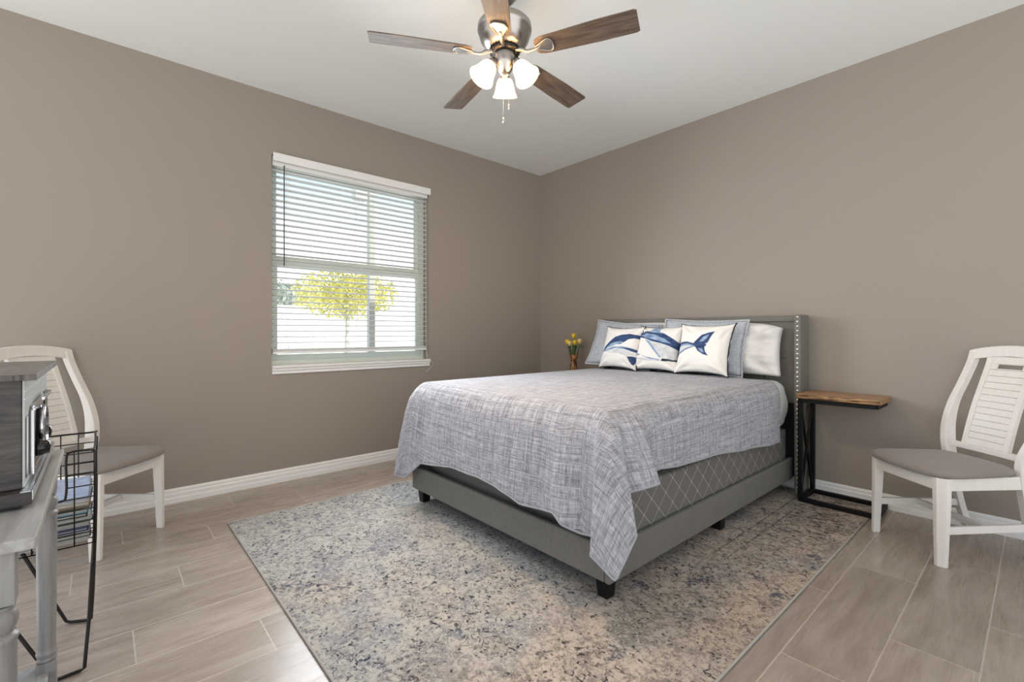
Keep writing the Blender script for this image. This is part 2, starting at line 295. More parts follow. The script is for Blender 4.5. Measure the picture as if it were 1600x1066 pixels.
# ------------------------------------------------------------------ mesh helpers
class MB:
    def __init__(s): s.v = []; s.f = []; s.uv = {}; s.smooth = []
    def add(s, vs, fs, uvs=None, smooth=False):
        o = len(s.v); s.v += [tuple(map(float, p)) for p in vs]
        for i, f in enumerate(fs):
            if uvs: s.uv[len(s.f)] = uvs[i]
            s.f.append(tuple(a+o for a in f)); s.smooth.append(smooth)
    def box(s, x0, x1, y0, y1, z0, z1, m=None):
        vs = [(x0, y0, z0), (x1, y0, z0), (x1, y1, z0), (x0, y1, z0), (x0, y0, z1), (x1, y0, z1), (x1, y1, z1), (x0, y1, z1)]
        if m: vs = [m @ Vector(p) for p in vs]
        s.add(vs, [(0, 3, 2, 1), (4, 5, 6, 7), (0, 1, 5, 4), (1, 2, 6, 5), (2, 3, 7, 6), (3, 0, 4, 7)])
    def hexa(s, bot, top):                       # 4 bottom + 4 top points
        s.add(list(bot)+list(top), [(0, 3, 2, 1), (4, 5, 6, 7), (0, 1, 5, 4), (1, 2, 6, 5), (2, 3, 7, 6), (3, 0, 4, 7)])
    def lathe(s, prof, c=(0, 0, 0), n=32, m=None, cap=True):
        vs = []; fs = []
        for r, z in prof:
            for i in range(n):
                a = 2*pi*i/n; p = Vector((r*cos(a), r*sin(a), z))
                if m: p = m @ p
                vs.append(p+Vector(c))
        for j in range(len(prof)-1):
            for i in range(n):
                k = (i+1) % n; fs.append((j*n+i, j*n+k, (j+1)*n+k, (j+1)*n+i))
        if cap:
            if prof[0][0] > 1e-5: fs.append(tuple(range(n-1, -1, -1)))
            if prof[-1][0] > 1e-5: fs.append(tuple((len(prof)-1)*n+i for i in range(n)))
        s.add(vs, fs, smooth=True)
    def tube(s, pts, r, n=8, closed=False):
        P = [Vector(p) for p in pts]; N = len(P); rr = r if isinstance(r, (list, tuple)) else [r]*N
        vs = []; fs = []; up = None
        for i, p in enumerate(P):
            a = P[(i-1) % N] if (closed or i > 0) else p; b = P[(i+1) % N] if (closed or i < N-1) else p
            d = (b-a).normalized()
            if up is None:
                up = Vector((0, 0, 1)) if abs(d.z) < 0.9 else Vector((1, 0, 0))
            sd = d.cross(up).normalized(); up = sd.cross(d).normalized()
            for k in range(n):
                t = 2*pi*k/n; vs.append(p+(sd*cos(t)+up*sin(t))*rr[i])
        for i in range(N if closed else N-1):
            j = (i+1) % N
            for k in range(n):
                q = (k+1) % n; fs.append((i*n+k, i*n+q, j*n+q, j*n+k))
        if not closed: fs += [tuple(range(n-1, -1, -1)), tuple((N-1)*n+k for k in range(n))]
        s.add(vs, fs, smooth=True)
    def extrude(s, poly, fn0, fn1):              # polygon of 2d points mapped by two functions
        n = len(poly); a = [fn0(p) for p in poly]; b = [fn1(p) for p in poly]
        s.add(a+b, [tuple(range(n-1, -1, -1)), tuple(range(n, 2*n))]+[(i, (i+1) % n, n+(i+1) % n, n+i) for i in range(n)])
    def grid(s, fn, nu, nv, uvfn=None, smooth=True, wrap=False):
        vs = [fn(i/nu, j/nv) for j in range(nv+1) for i in range(nu+1)]
        fs = []; uvs = []
        for j in range(nv):
            for i in range(nu):
                f = (j*(nu+1)+i, j*(nu+1)+i+1, (j+1)*(nu+1)+i+1, (j+1)*(nu+1)+i); fs.append(f)
                if uvfn: uvs.append([uvfn(i/nu, j/nv), uvfn((i+1)/nu, j/nv), uvfn((i+1)/nu, (j+1)/nv), uvfn(i/nu, (j+1)/nv)])
        s.add(vs, fs, uvs if uvfn else None, smooth)
    def build(s, name, mat, parent=None, bevel=0.0, seg=2, fix=True, loc=None, solid=0.0, subd=0):
        me = bpy.data.meshes.new(name); me.from_pydata(s.v, [], s.f)
        if s.uv:
            ul = me.uv_layers.new(name='UVMap')
            for fi, q in s.uv.items():
                for k, li in enumerate(me.polygons[fi].loop_indices): ul.data[li].uv = q[k]
        me.polygons.foreach_set('use_smooth', s.smooth)
        if fix:
            b = bmesh.new(); b.from_mesh(me); bmesh.ops.recalc_face_normals(b, faces=b.faces); b.to_mesh(me); b.free()
        me.materials.append(mat)
        o = bpy.data.objects.new(name, me); COL.objects.link(o)
        if parent: o.parent = parent
        if loc: o.location = loc
        if solid: m = o.modifiers.new('solid', 'SOLIDIFY'); m.thickness = solid; m.offset = 0
        if subd: m = o.modifiers.new('subd', 'SUBSURF'); m.levels = subd; m.render_levels = subd
        if bevel:
            m = o.modifiers.new('bevel', 'BEVEL'); m.width = bevel; m.segments = seg; m.limit_method = 'ANGLE'; m.angle_limit = radians(40)
            m.harden_normals = False
        return o
def thing(name, label, cat, loc=(0, 0, 0), rotz=0.0, group=None):
    o = bpy.data.objects.new(name, None); COL.objects.link(o); o.empty_display_size = 0.1
    o.location = loc; o.rotation_euler = (0, 0, rotz); o['label'] = label; o['category'] = cat
    if group: o['group'] = group
    return o
def tag(o, label, cat, group=None):
    o['label'] = label; o['category'] = cat
    if group: o['group'] = group
    return o
def struct(o): o['kind'] = 'structure'; return o
def rotm(axis, ang): return Matrix.Rotation(ang, 4, axis)
def spline(pts, n=8, closed=False):
    P = [Vector(p) for p in pts]; out = []; N = len(P)
    for i in range(N if closed else N-1):
        g = lambda k: P[k % N] if closed else P[max(0, min(N-1, k))]
        a, b, c, d = g(i-1), g(i), g(i+1), g(i+2)
        for j in range(n):
            t = j/n
            out.append(0.5*((2*b)+(c-a)*t+(2*a-5*b+4*c-d)*t*t+(-a+3*b-3*c+d)*t**3))
    if not closed: out.append(P[-1])
    return out
def copy_tree(o, parent=None):
    c = o.copy(); COL.objects.link(c); c.parent = parent
    for ch in list(o.children): copy_tree(ch, c)
    return c

# ------------------------------------------------------------------ room shell
H = 2.815
X1, Y1 = 4.75, -4.35
b = MB(); b.box(-0.2, X1, Y1, 0.2, -0.12, 0.0); struct(b.build('floor', M['floor']))
b = MB(); b.box(-0.2, 6.6, -6.0, 0.2, H, H+0.15); struct(b.build('ceiling', M['ceiling']))  # overhang carried past the room to block the sun
WY0, WY1, WZ0, WZ1 = -2.72, -1.415, 0.835, 2.372
b = MB()
b.box(-0.2, 0, Y1, WY0, 0, H); b.box(-0.2, 0, WY1, 0.0, 0, H)
b.box(-0.2, 0, WY0, WY1, 0, WZ0); b.box(-0.2, 0, WY0, WY1, WZ1, H)
struct(b.build('wall_left', M['wall']))
b = MB(); b.box(-0.2, 6.6, 0, 0.2, 0, H); struct(b.build('wall_right', M['wall']))  # lengthened beyond the room so the sun can't leak in
prof = [(0, 0), (0.015, 0), (0.015, 0.030), (0.0125, 0.038), (0.0125, 0.060), (0.009, 0.066), (0.009, 0.080), (0.004, 0.092), (0, 0.092)]
b = MB(); b.extrude(prof, lambda p: (p[0], Y1, p[1]), lambda p: (p[0], -0.001, p[1])); struct(b.build('baseboard_left', M['trim']))
b = MB(); b.extrude(prof, lambda p: (0.001, -p[0], p[1]), lambda p: (X1, -p[0], p[1])); struct(b.build('baseboard_right', M['trim']))

# ---- window (frame, sashes, panes, stool) set in the wall opening
wr = bpy.data.objects.new('window_1', None); COL.objects.link(wr); wr.location = (0, 0, 0); wr['kind'] = 'structure'
b = MB()
fx0, fx1 = -0.17, -0.10
b.box(fx0, fx1, WY0, WY0+0.035, WZ0, WZ1); b.box(fx0, fx1, WY1-0.035, WY1, WZ0, WZ1)
b.box(fx0, fx1-0.001, WY0+0.035, WY1-0.035, WZ1-0.04, WZ1); b.box(fx0, fx1-0.001, WY0+0.035, WY1-0.035, WZ0, WZ0+0.045)
b.build('window_frame', M['frame'], wr)
MID = 1.62
b = MB()
for (x0, x1, z0, z1) in ((-0.165, -0.140, MID-0.005, WZ1-0.03), (-0.138, -0.108, WZ0+0.035, MID+0.006)):
    w = 0.032
    b.box(x0, x1, WY0+0.035, WY0+0.035+w, z0, z1); b.box(x0, x1, WY1-0.035-w, WY1-0.035, z0, z1)
    b.box(x0+0.001, x1-0.001, WY0+0.036, WY1-0.036, z0, z0+w+0.018); b.box(x0+0.001, x1-0.001, WY0+0.036, WY1-0.036, z1-w-0.018, z1)
b.build('sash', M['frame'], wr)
b = MB(); b.box(-0.125, -0.108, -2.1, -2.04, MID+0.006, MID+0.020); b.build('sash_lock', M['trim'], wr, 0.003)
for (x, z0, z1) in ((-0.152, MID, WZ1-0.07), (-0.122, WZ0+0.08, MID)):
    b = MB(); b.box(x-0.002, x+0.002, WY0+0.06, WY1-0.06, z0, z1); b.build('pane', M['glass'], wr)
b = MB()
sp = [(-0.10, WZ0-0.002), (-0.10, WZ0+0.012), (0.028, WZ0+0.012), (0.034, WZ0+0.004), (0.030, WZ0-0.006), (0.024, WZ0-0.012), (0.024, WZ0-0.022), (0.016, WZ0-0.03), (0.016, WZ0-0.048), (0.0005, WZ0-0.052), (0.0005, WZ0-0.002)]
b.extrude(sp, lambda p: (p[0], WY0+0.001+max(0, 0.0), p[1]), lambda p: (p[0], WY1-0.001, p[1]))
b.build('window_stool', M['trim'], wr, 0.001)

# ---- horizontal blind hung in the window opening
bl = thing('window_blind', 'white wide-slat horizontal blind hanging open in the window', 'blind', (0, (WY0+WY1)/2, WZ1))
def L(b, x0, x1, y0, y1, z0, z1): b.box(x0, x1, y0-(WY0+WY1)/2, y1-(WY0+WY1)/2, z0-WZ1, z1-WZ1)
b = MB(); L(b, 0.004, 0.016, WY0+0.008, WY1+0.008, WZ1-0.046, WZ1+0.012); L(b, 0.004, 0.020, WY0+0.008, WY1+0.008, WZ1+0.004, WZ1+0.012)
b.build('valance', M['trim'], bl, 0.002)
b = MB(); L(b, -0.075, -0.014, WY0+0.008, WY1-0.008, WZ1-0.072, WZ1-0.004); b.build('headrail', M['trim'], bl, 0.002)
b = MB(); zs = WZ1-0.098; pitch = 0.0435; nsl = 0
while zs > 0.985:
    n = 4
    def sl(u, v, z=zs):
        x = -0.073+0.050*u
        return (x, WY0+0.012+(WY1-WY0-0.024)*v-(WY0+WY1)/2, z-WZ1+0.0022*sin(pi*u)+(u-0.5)*0.0045)
    top = [sl(i/n, 0) for i in range(n+1)]+[sl(i/n, 1) for i in range(n+1)]
    lo = [(p[0], p[1], p[2]-0.0026) for p in top]
    fs = []
    for i in range(n):
        fs.append((i, i+1, n+2+i, n+1+i)); o_ = 2*n+2
        fs.append((o_+i, o_+n+1+i, o_+n+2+i, o_+i+1))
        fs.append((i, 2*n+2+i, 2*n+3+i, i+1)); fs.append((n+1+i, n+2+i, o_+n+2+i, o_+n+1+i))
    fs.append((0, n+1, o_+n+1, o_)); fs.append((n, o_+n, o_+2*n+1, 2*n+1))
    b.add(top+lo, fs); zs -= pitch; nsl += 1
b.build('slats', M['slat'], bl)
b = MB(); L(b, -0.073, -0.023, WY0+0.012, WY1-0.012, 0.930, 0.946)
for k in range(4): L(b, -0.073, -0.023, WY0+0.012, WY1-0.012, 0.9485+k*0.0042, 0.9515+k*0.0042)
b.build('bottom_rail', M['slat'], bl, 0.0015)
b = MB()
for yy in (-2.60, -2.07, -1.53):
    for xx in (-0.071, -0.026):
        b.tube([(xx, yy-(WY0+WY1)/2, -0.06), (xx, yy-(WY0+WY1)/2, 0.94-WZ1)], 0.0011, 5)
b.build('ladder_cord', M['cord'], bl)
b = MB(); b.tube([(-0.012, -2.632-(WY0+WY1)/2, -0.06), (-0.011, -2.632-(WY0+WY1)/2, 1.575-WZ1)], 0.0042, 8)
b.build('tilt_wand', M['wand'], bl)
b = MB(); yc = (WY0+WY1)/2
b.tube(spline([(-0.012, -1.443-yc, -0.06), (-0.010, -1.443-yc, 1.5-WZ1), (0.0, -1.440-yc, 0.90-WZ1), (0.038, -1.428-yc, 0.850-WZ1), (0.030, -1.395-yc, 0.80-WZ1), (0.012, -1.412-yc, 0.765-WZ1), (0.012, -1.45-yc, 0.735-WZ1)], 8), 0.0016, 6)
b.build('lift_cord', M['cord'], bl)

# ------------------------------------------------------------------ outside the window
M['ground'] = plain('sunbleached_ground', (0.62, 0.61, 0.58), 0.9, var=0.05, vscale=2)
b = MB(); b.box(-60, -0.25, -40, 40, -0.30, -0.15); tag(b.build('ground', M['ground']), 'pale bright ground outside beyond the window', 'ground')
M['vinyl'] = plain('white_vinyl', (0.86, 0.86, 0.86), 0.5, var=0.02)
fe = thing('fence', 'white vinyl privacy fence outside beyond the window', 'fence', (-6.0, 0, -0.15))
b = MB(); b.box(-0.02, 0.02, -12, 12, 0.05, 1.72); b.build('panel', M['vinyl'], fe)
b = MB(); b.box(-0.035, 0.035, -12, 12, 1.68, 1.76); b.build('top_rail', M['vinyl'], fe)
for k in range(-4, 5):
    b = MB(); b.box(-0.06, 0.06, k*2.4-0.06+0.9, k*2.4+0.06+0.9, 0, 1.83); b.build('post', M['vinyl'], fe, 0.01)
pt = thing('porch_post', 'pale beige porch post with a small box seen through the window', 'post', (-1.2, -1.42, -0.15))
M['beige'] = plain('beige_stucco', (0.66, 0.63, 0.58), 0.8)
b = MB(); b.box(-0.033, 0.033, -0.033, 0.033, 0, 3.4); b.build('post_shaft', M['beige'], pt, 0.004)
b = MB(); b.box(-0.05, 0.05, -0.20, -0.06, 2.66, 2.84); b.build('box', plain('cream_box', (0.80, 0.77, 0.70), 0.6), pt, 0.01)
def mat_leaf(name, c1, c2):
    t = NT(name); v = t.coord(); t.col(t.mix(t.ramp(t.noise(v, 5, 3), 0.35, 0.65), c1, c2)); t.p(Roughness=0.6)
    return t.m
def shrub(name, label, loc, rx, rz, n, mat, seed, trunk=0.5):
    random.seed(seed)
    t = thing(name, label, 'tree', loc, 0, 'trees outside the window')
    f = MB()
    for k in range(n):
        d = Vector((random.gauss(0, 1), random.gauss(0, 1), random.gauss(0, 1))).normalized()
        r = 0.25+0.85*random.random()
        c = Vector((d.x*rx*r, d.y*rx*r, trunk+rz+d.z*rz*r))
        a = Vector((random.gauss(0, 1), random.gauss(0, 1), random.gauss(0, 1))).normalized(); q = a.orthogonal().normalized()
        s = random.uniform(0.025, 0.05)*(1.7 if rx > 1 else 1)
        f.add([c-a*s, c+q*s*0.45, c+a*s, c-q*s*0.45], [(0, 1, 2, 3)])
    f.build('foliage', mat, t, fix=False)
    g = MB(); g.tube([(0, 0, 0), (0.02, 0.02, trunk*0.6), (0, 0.04, trunk+rz)], [0.05, 0.045, 0.02], 8)
    for k in range(5):
        a = k*1.26; g.tube([(0, 0.02, trunk), (cos(a)*rx*0.5, sin(a)*rx*0.5, trunk+rz*1.2)], [0.025, 0.008], 6)
    g.build('trunk', M['beige'], t)
    return t
shrub('tree', 'yellow-green leafy tree outside, left half of the window view', (-4.6, -0.35, -0.15), 0.85, 0.42, 4200, mat_leaf('yellow_green_leaf', (0.50, 0.52, 0.16), (0.95, 0.80, 0.22)), 3, 1.50)
shrub('tree', 'grey-green tree outside at the left edge of the window view', (-7.5, -1.1, -0.15), 1.2, 0.55, 2600, mat_leaf('grey_green_leaf', (0.34, 0.40, 0.30), (0.55, 0.58, 0.50)), 5, 1.3)

# ------------------------------------------------------------------ rug
RX0, RX1, RY0, RY1 = 0.608, 3.0, -3.105, -0.06
b = MB(); b.box(RX0+0.006, RX1-0.006, RY0+0.006, RY1-0.006, 0.0005, 0.009)
rug = tag(b.build('area_rug', M['rug']), 'large distressed cream, grey and navy area rug under the bed', 'rug')
b = MB(); b.tube([(RX0+0.005, RY0+0.005, 0.006), (RX1-0.005, RY0+0.005, 0.006), (RX1-0.005, RY1-0.005, 0.006), (RX0+0.005, RY1-0.005, 0.006)], 0.0055, 8, True)
e = b.build('binding', M['rug_edge'], rug); e['label'] = 'pale grey bound edge'

# ------------------------------------------------------------------ bed
RZ = 0.0095
bed = thing('bed', 'grey upholstered platform bed with winged nailhead headboard on the rug', 'bed', (1.765, -1.1, 0))
def bb(b, x0, x1, y0, y1, z0, z1): b.box(x0-1.765, x1-1.765, y0+1.1, y1+1.1, z0, z1)
b = MB(); bb(b, 2.513, 2.540, -2.142, -0.10, 0.092, 0.236); b.build('side_rail', M['grey_linen'], bed, 0.008, 3)
b = MB(); bb(b, 0.990, 1.017, -2.142, -0.10, 0.092, 0.236); b.build('side_rail', M['grey_linen'], bed, 0.008, 3)
b = MB(); bb(b, 1.0175, 2.5125, -2.142, -2.114, 0.092, 0.236); b.build('foot_rail', M['grey_linen'], bed, 0.008, 3)
b = MB(); bb(b, 1.0175, 2.5125, -2.113, -0.10, 0.10, 0.13); b.build('platform', M['cloth_and_shade'], bed)
b = MB(); bb(b, 1.010, 2.570, -0.085, -0.03, 0.60, 1.192)
hb = b.build('headboard', M['grey_linen'], bed, 0.012, 3)
b = MB(); bb(b, 1.010, 2.570, -0.10, -0.02, 1.160, 1.204); b.build('headboard_border', M['grey_linen'], hb, 0.012, 3).matrix_parent_inverse = Matrix()
b = MB(); bb(b, 1.010, 2.570, -0.075, -0.04, 0.10, 0.60); b.build('headboard_gap_shade', M['cloth_and_shade'], bed)  # black panel put in for the shaded void below the headboard
for sx0, sx1, ed in ((2.571, 2.612, 2.531), (0.968, 1.009, 0.999)):
    b = MB(); bb(b, sx0, sx1, -0.182, -0.018, 0.012, 1.206)
    wg = b.build('headboard_wing', M['grey_linen'], bed, 0.010, 3)
    xm = 2.5915 if sx0 > 2 else 0.9885
    for k in range(38):
        z = 1.190-k*0.0305
        b = MB(); b.lathe([(0.0001, -0.0042), (0.004, -0.0035), (0.0068, -0.001), (0.0072, 0.0)], (xm-1.765, 1.1-0.182, z), 10, rotm('X', radians(-90)).inverted() if False else rotm('X', radians(-90)))
        # dome points out of the wing's front edge
        nh = b.build('nail_head', M['nail'], wg)
for r_, zz in enumerate((0.92, 1.07, 0.77)):
    for k in range(7 if r_ == 0 else 6):
        x = 1.765+(k-3)*0.24 if r_ == 0 else 1.765+(k-2.5)*0.24
        b = MB(); b.lathe([(0.014, 0.0), (0.014, 0.002), (0.011, 0.006), (0.0001, 0.008)], (x-1.765, 1.1-0.086, zz), 14, rotm('X', radians(90)))
        b.build('button', M['grey_linen'], hb)
for (lx, ly) in ((2.480, -2.085), (1.050, -2.085), (2.480, -1.085), (1.050, -1.085), (1.765, -1.085)):
    b = MB(); w = 0.032; t_ = 0.024
    b.hexa([(lx-t_-1.765, ly-t_+1.1, RZ), (lx+t_-1.765, ly-t_+1.1, RZ), (lx+t_-1.765, ly+t_+1.1, RZ), (lx-t_-1.765, ly+t_+1.1, RZ)],
           [(lx-w-1.765, ly-w+1.1, 0.099), (lx+w-1.765, ly-w+1.1, 0.099), (lx+w-1.765, ly+w+1.1, 0.099), (lx-w-1.765, ly+w+1.1, 0.099)])
    b.build('leg', M['black_wood'], bed, 0.002)
for c in bed.children:
    for g in c.children: g.matrix_parent_inverse = Matrix()

# rounded box with uv in metres (u along the perimeter, v up)
def softbox(name, mat, x0, x1, y0, y1, z0, z1, rc, re, bulge=0.0, seams=()):
    def per():
        pts = []
        for (cx, cy, a0) in ((x1-rc, y0+rc, -90), (x1-rc, y1-rc, 0), (x0+rc, y1-rc, 90), (x0+rc, y0+rc, 180)):
            for k in range(9):
                a = radians(a0+k*90/8); pts.append((cx, cy, cos(a), sin(a)))
        # subdivide long sides
        out = []
        for i in range(len(pts)):
            p = pts[i]; q = pts[(i+1) % len(pts)]; out.append(p)
            d = sqrt((p[0]+p[2]*rc-q[0]-q[2]*rc)**2+(p[1]+p[3]*rc-q[1]-q[3]*rc)**2)
            if d > 0.3:
                m_ = 24
                for k in range(1, m_): out.append((p[0]+(q[0]-p[0])*k/m_, p[1]+(q[1]-p[1])*k/m_, p[2], p[3]))
        return out
    P = per(); n = len(P)
    rows = []
    for k in range(5): a = radians(90*k/4); rows.append((-re*(1-sin(a)), z0+re*(1-cos(a))))
    for k in range(1, 9): f = k/9; rows.append((bulge*sin(pi*f), z0+re+(z1-z0-2*re)*f))
    for k in range(5): a = radians(90*k/4); rows.append((-re*(1-cos(a)), z1-re*(1-sin(a))))
    ln = [0]
    for i in range(n):
        p = P[i]; q = P[(i+1) % n]
        ln.append(ln[-1]+sqrt((p[0]+p[2]*rc-q[0]-q[2]*rc)**2+(p[1]+p[3]*rc-q[1]-q[3]*rc)**2))
    b = MB(); vs = []; fs = []; uvs = []
    for (o_, z) in rows:
        for p in P: vs.append((p[0]+p[2]*(rc+o_), p[1]+p[3]*(rc+o_), z))
    for j in range(len(rows)-1):
        for i in range(n):
            k = (i+1) % n; fs.append((j*n+i, j*n+k, (j+1)*n+k, (j+1)*n+i))
            uvs.append([(ln[i], rows[j][1]), (ln[i+1], rows[j][1]), (ln[i+1], rows[j+1][1]), (ln[i], rows[j+1][1])])
    fs.append(tuple(range(n-1, -1, -1))); uvs.append([(vs[i][0], vs[i][1]) for i in range(n-1, -1, -1)])
    o2 = (len(rows)-1)*n; fs.append(tuple(o2+i for i in range(n))); uvs.append([(vs[o2+i][0], vs[o2+i][1]) for i in range(n)])
    b.add(vs, fs, uvs, True)
    o = b.build(name, mat); o.data.polygons[-1].use_smooth = False; o.data.polygons[-2].use_smooth = False
    return o
tag(softbox('box_spring', M['boxspring'], 1.021, 2.509, -2.070, -0.11, 0.1315, 0.428, 0.04, 0.012), 'dark grey box spring with pale lattice pattern, set in the bed frame', 'box spring')
mt = tag(softbox('mattress', M['sheet'], 1.020, 2.512, -2.10, -0.105, 0.4295, 0.758, 0.07, 0.075, 0.018), 'mattress in a pale green-grey fitted sheet, under the quilt', 'mattress')

# ---- quilt: flat top, rolled edge, hanging sides with a pointed corner fold
ZT = 0.766
HEAD = -0.33
ex0, ex1, ey0 = 1.055, 2.470, -2.065      # where the top starts to roll
key = []   # (edge x, y, normal angle deg, hem xyz)
def ks(x, y, a, h): key.append((x, y, a, h))
ks(ex1, HEAD, 0, (2.548, -0.37, 0.385)); ks(ex1, -0.60, 0, (2.556, -0.60, 0.405)); ks(ex1, -0.90, 0, (2.562, -0.92, 0.428))
ks(ex1, -1.30, 0, (2.560, -1.34, 0.470)); ks(ex1, -1.55, 0, (2.560, -1.60, 0.474)); ks(ex1, -1.78, 0, (2.562, -1.80, 0.495))
ks(ex1, -1.88, 0, (2.562, -1.895, 0.504)); ks(ex1, -1.95, -3, (2.655, -1.962, 0.484)); ks(ex1, -2.00, -12, (2.625, -2.04, 0.474))
ks(ex1, -2.03, -22, (2.568, -2.120, 0.455)); ks(ex1, -2.055, -38, (2.668, -2.150, 0.340)); ks(ex1, ey0, -52, (2.662, -2.272, 0.208))
ks(ex1-0.01, ey0, -66, (2.545, -2.262, 0.253)); ks(ex1-0.03, ey0, -80, (2.518, -2.200, 0.298)); ks(2.40, ey0, -90, (2.440, -2.190, 0.284))
ks(2.34, ey0, -90, (2.362, -2.225, 0.305)); ks(2.28, ey0, -90, (2.300, -2.212, 0.332)); ks(2.20, ey0, -90, (2.208, -2.188, 0.316))
ks(2.08, ey0, -90, (2.092, -2.200, 0.310)); ks(1.94, ey0, -90, (1.946, -2.210, 0.333)); ks(1.75, ey0, -90, (1.756, -2.196, 0.351))
ks(1.48, ey0, -90, (1.478, -2.188, 0.338)); ks(1.20, ey0, -90, (1.170, -2.192, 0.296)); ks(1.09, ey0, -92, (1.055, -2.222, 0.190))
ks(ex0+0.01, ey0, -115, (0.985, -2.260, 0.195)); ks(ex0, ey0, -145, (0.930, -2.225, 0.207)); ks(ex0, -2.03, -168, (0.955, -2.10, 0.33))
ks(ex0, -1.9, -180, (0.962, -1.9, 0.47)); ks(ex0, -1.3, -180, (0.958, -1.3, 0.45)); ks(ex0, HEAD, -180, (0.96, HEAD-0.04, 0.42))
def interp(keys, m):
    out = []
    for i in range(len(keys)-1):
        p0, p1, p2, p3 = keys[max(0, i-1)], keys[i], keys[i+1], keys[min(len(keys)-1, i+2)]
        d = sqrt((p1[3][0]-p2[3][0])**2+(p1[3][1]-p2[3][1])**2+(p1[3][2]-p2[3][2])**2)+0.3*sqrt((p1[0]-p2[0])**2+(p1[1]-p2[1])**2)
        n = max(4, int(d/m))
        for j in range(n):
            t = j/n; h = Vector(p1[3]).lerp(Vector(p2[3]), t)
            ts = t
            out.append((p1[0]+(p2[0]-p1[0])*ts, p1[1]+(p2[1]-p1[1])*ts, p1[2]+(p2[2]-p1[2])*ts, h))
    k = keys[-1]; out.append((k[0], k[1], k[2], Vector(k[3])))
    # smooth the hem a little
    for _ in range(1):
        o2 = list(out)
        for i in range(1, len(out)-1):
            o2[i] = (out[i][0], out[i][1], out[i-1][2]*0.25+out[i][2]*0.5+out[i+1][2]*0.25, out[i-1][3]*0.2+out[i][3]*0.6+out[i+1][3]*0.2)
        out = o2
    return out
K = interp(key, 0.012)
NR = 44
b = MB(); vs = []; fs = []; uvs = []
cu = []
L_ = 0.0
for i, k in enumerate(K):
    if i: L_ += sqrt((K[i][3]-K[i-1][3]).x**2+(K[i][3]-K[i-1][3]).y**2)
def clothuv(x, y): return (x, y)
UV = {}
for j in range(NR+1):
    v = j/NR
    for i, (x, y, ang, h) in enumerate(K):
        nrm = Vector((cos(radians(ang)), sin(radians(ang)), 0)); T = Vector((x, y, ZT))
        R = 0.055
        # rolled shoulder then fall to the hem
        out_h = (Vector((h.x, h.y, 0))-Vector((x, y, 0)))
        sh = T+nrm*R*1.15+Vector((0, 0, -R*0.05))
        P1 = T+nrm*R; P2 = Vector((x, y, 0))+nrm*(R+0.012)+Vector((0, 0, ZT-0.10)); P2 = P2.lerp(Vector((h.x, h.y, ZT-0.10)), 0.35)
        if v < 0.25:
            t = v/0.25; p = T*(1-t)**2+P1*2*t*(1-t)+P2*t*t
        else:
            t = (v-0.25)/0.75; C = P2+(P2-P1)*0.75; C = C.lerp((P2+h)/2, 0.75 if -88 < ang < -1 else 0.2)
            p = P2*(1-t)**2+C*2*t*(1-t)+h*t*t
        w = v*v
        rip = noise.noise(Vector((x*2.3+y*2.3, h.z*2, 3.1+v*0.8)))*0.020*v + sin((x*1.0+y)*17+1.3)*0.006*v*v
        fine_ = noise.noise(Vector((p.x*14, p.y*14, p.z*14)))*0.0035
        p = p+nrm*(rip*(0.35 if -45 < ang < -3 or h.z < 0.25 else 1.0)+fine_)
        vs.append(p)
        # cloth coordinates: unfold outwards along the edge normal
        ln = v*(ZT-h.z+0.05)
        q = (x+nrm.x*ln, y+nrm.y*ln)
        UV[len(vs)-1] = q
n = len(K)
for j in range(NR):
    for i in range(n-1):
        f = (j*n+i, (j+1)*n+i, (j+1)*n+i+1, j*n+i+1); fs.append(f); uvs.append([UV[a] for a in f])
b.add(vs, fs, uvs, True)
# top: grid whose border follows the first row
NX, NY = 60, 80
def qtop(u, v):
    x = ex0+(ex1-ex0)*u; y = HEAD+(ey0-HEAD)*v
    e_ = min(1.0, min(u, 1-u, (1-v))*8); e_ = e_*e_*(3-2*e_)
    z = ZT+e_*(0.006*noise.noise(Vector((x*3.1, y*3.1, 0.5)))+0.0022*noise.noise(Vector((x*16, y*16, 2.5))))+0.008*sin(pi*u)*e_
    return (x, y, z)
b.grid(qtop, NX, NY, lambda u, v: (ex0+(ex1-ex0)*u, HEAD+(ey0-HEAD)*v))
q = b.build('quilt', M['quilt'], fix=True, solid=0.009)
_b = bmesh.new(); _b.from_mesh(q.data); bmesh.ops.remove_doubles(_b, verts=_b.verts, dist=0.002); bmesh.ops.recalc_face_normals(_b, faces=_b.faces); _b.to_mesh(q.data); _b.free()
tag(q, 'grey woven quilted coverlet draped over the mattress with pointed corner folds', 'quilt')
bp = MB(); bp.tube([K[i][3]+Vector((0, 0, 0)) if False else vs[NR*n+i] for i in range(n)], 0.0062, 6)
e = bp.build('hem_binding', M['quilt'], q)

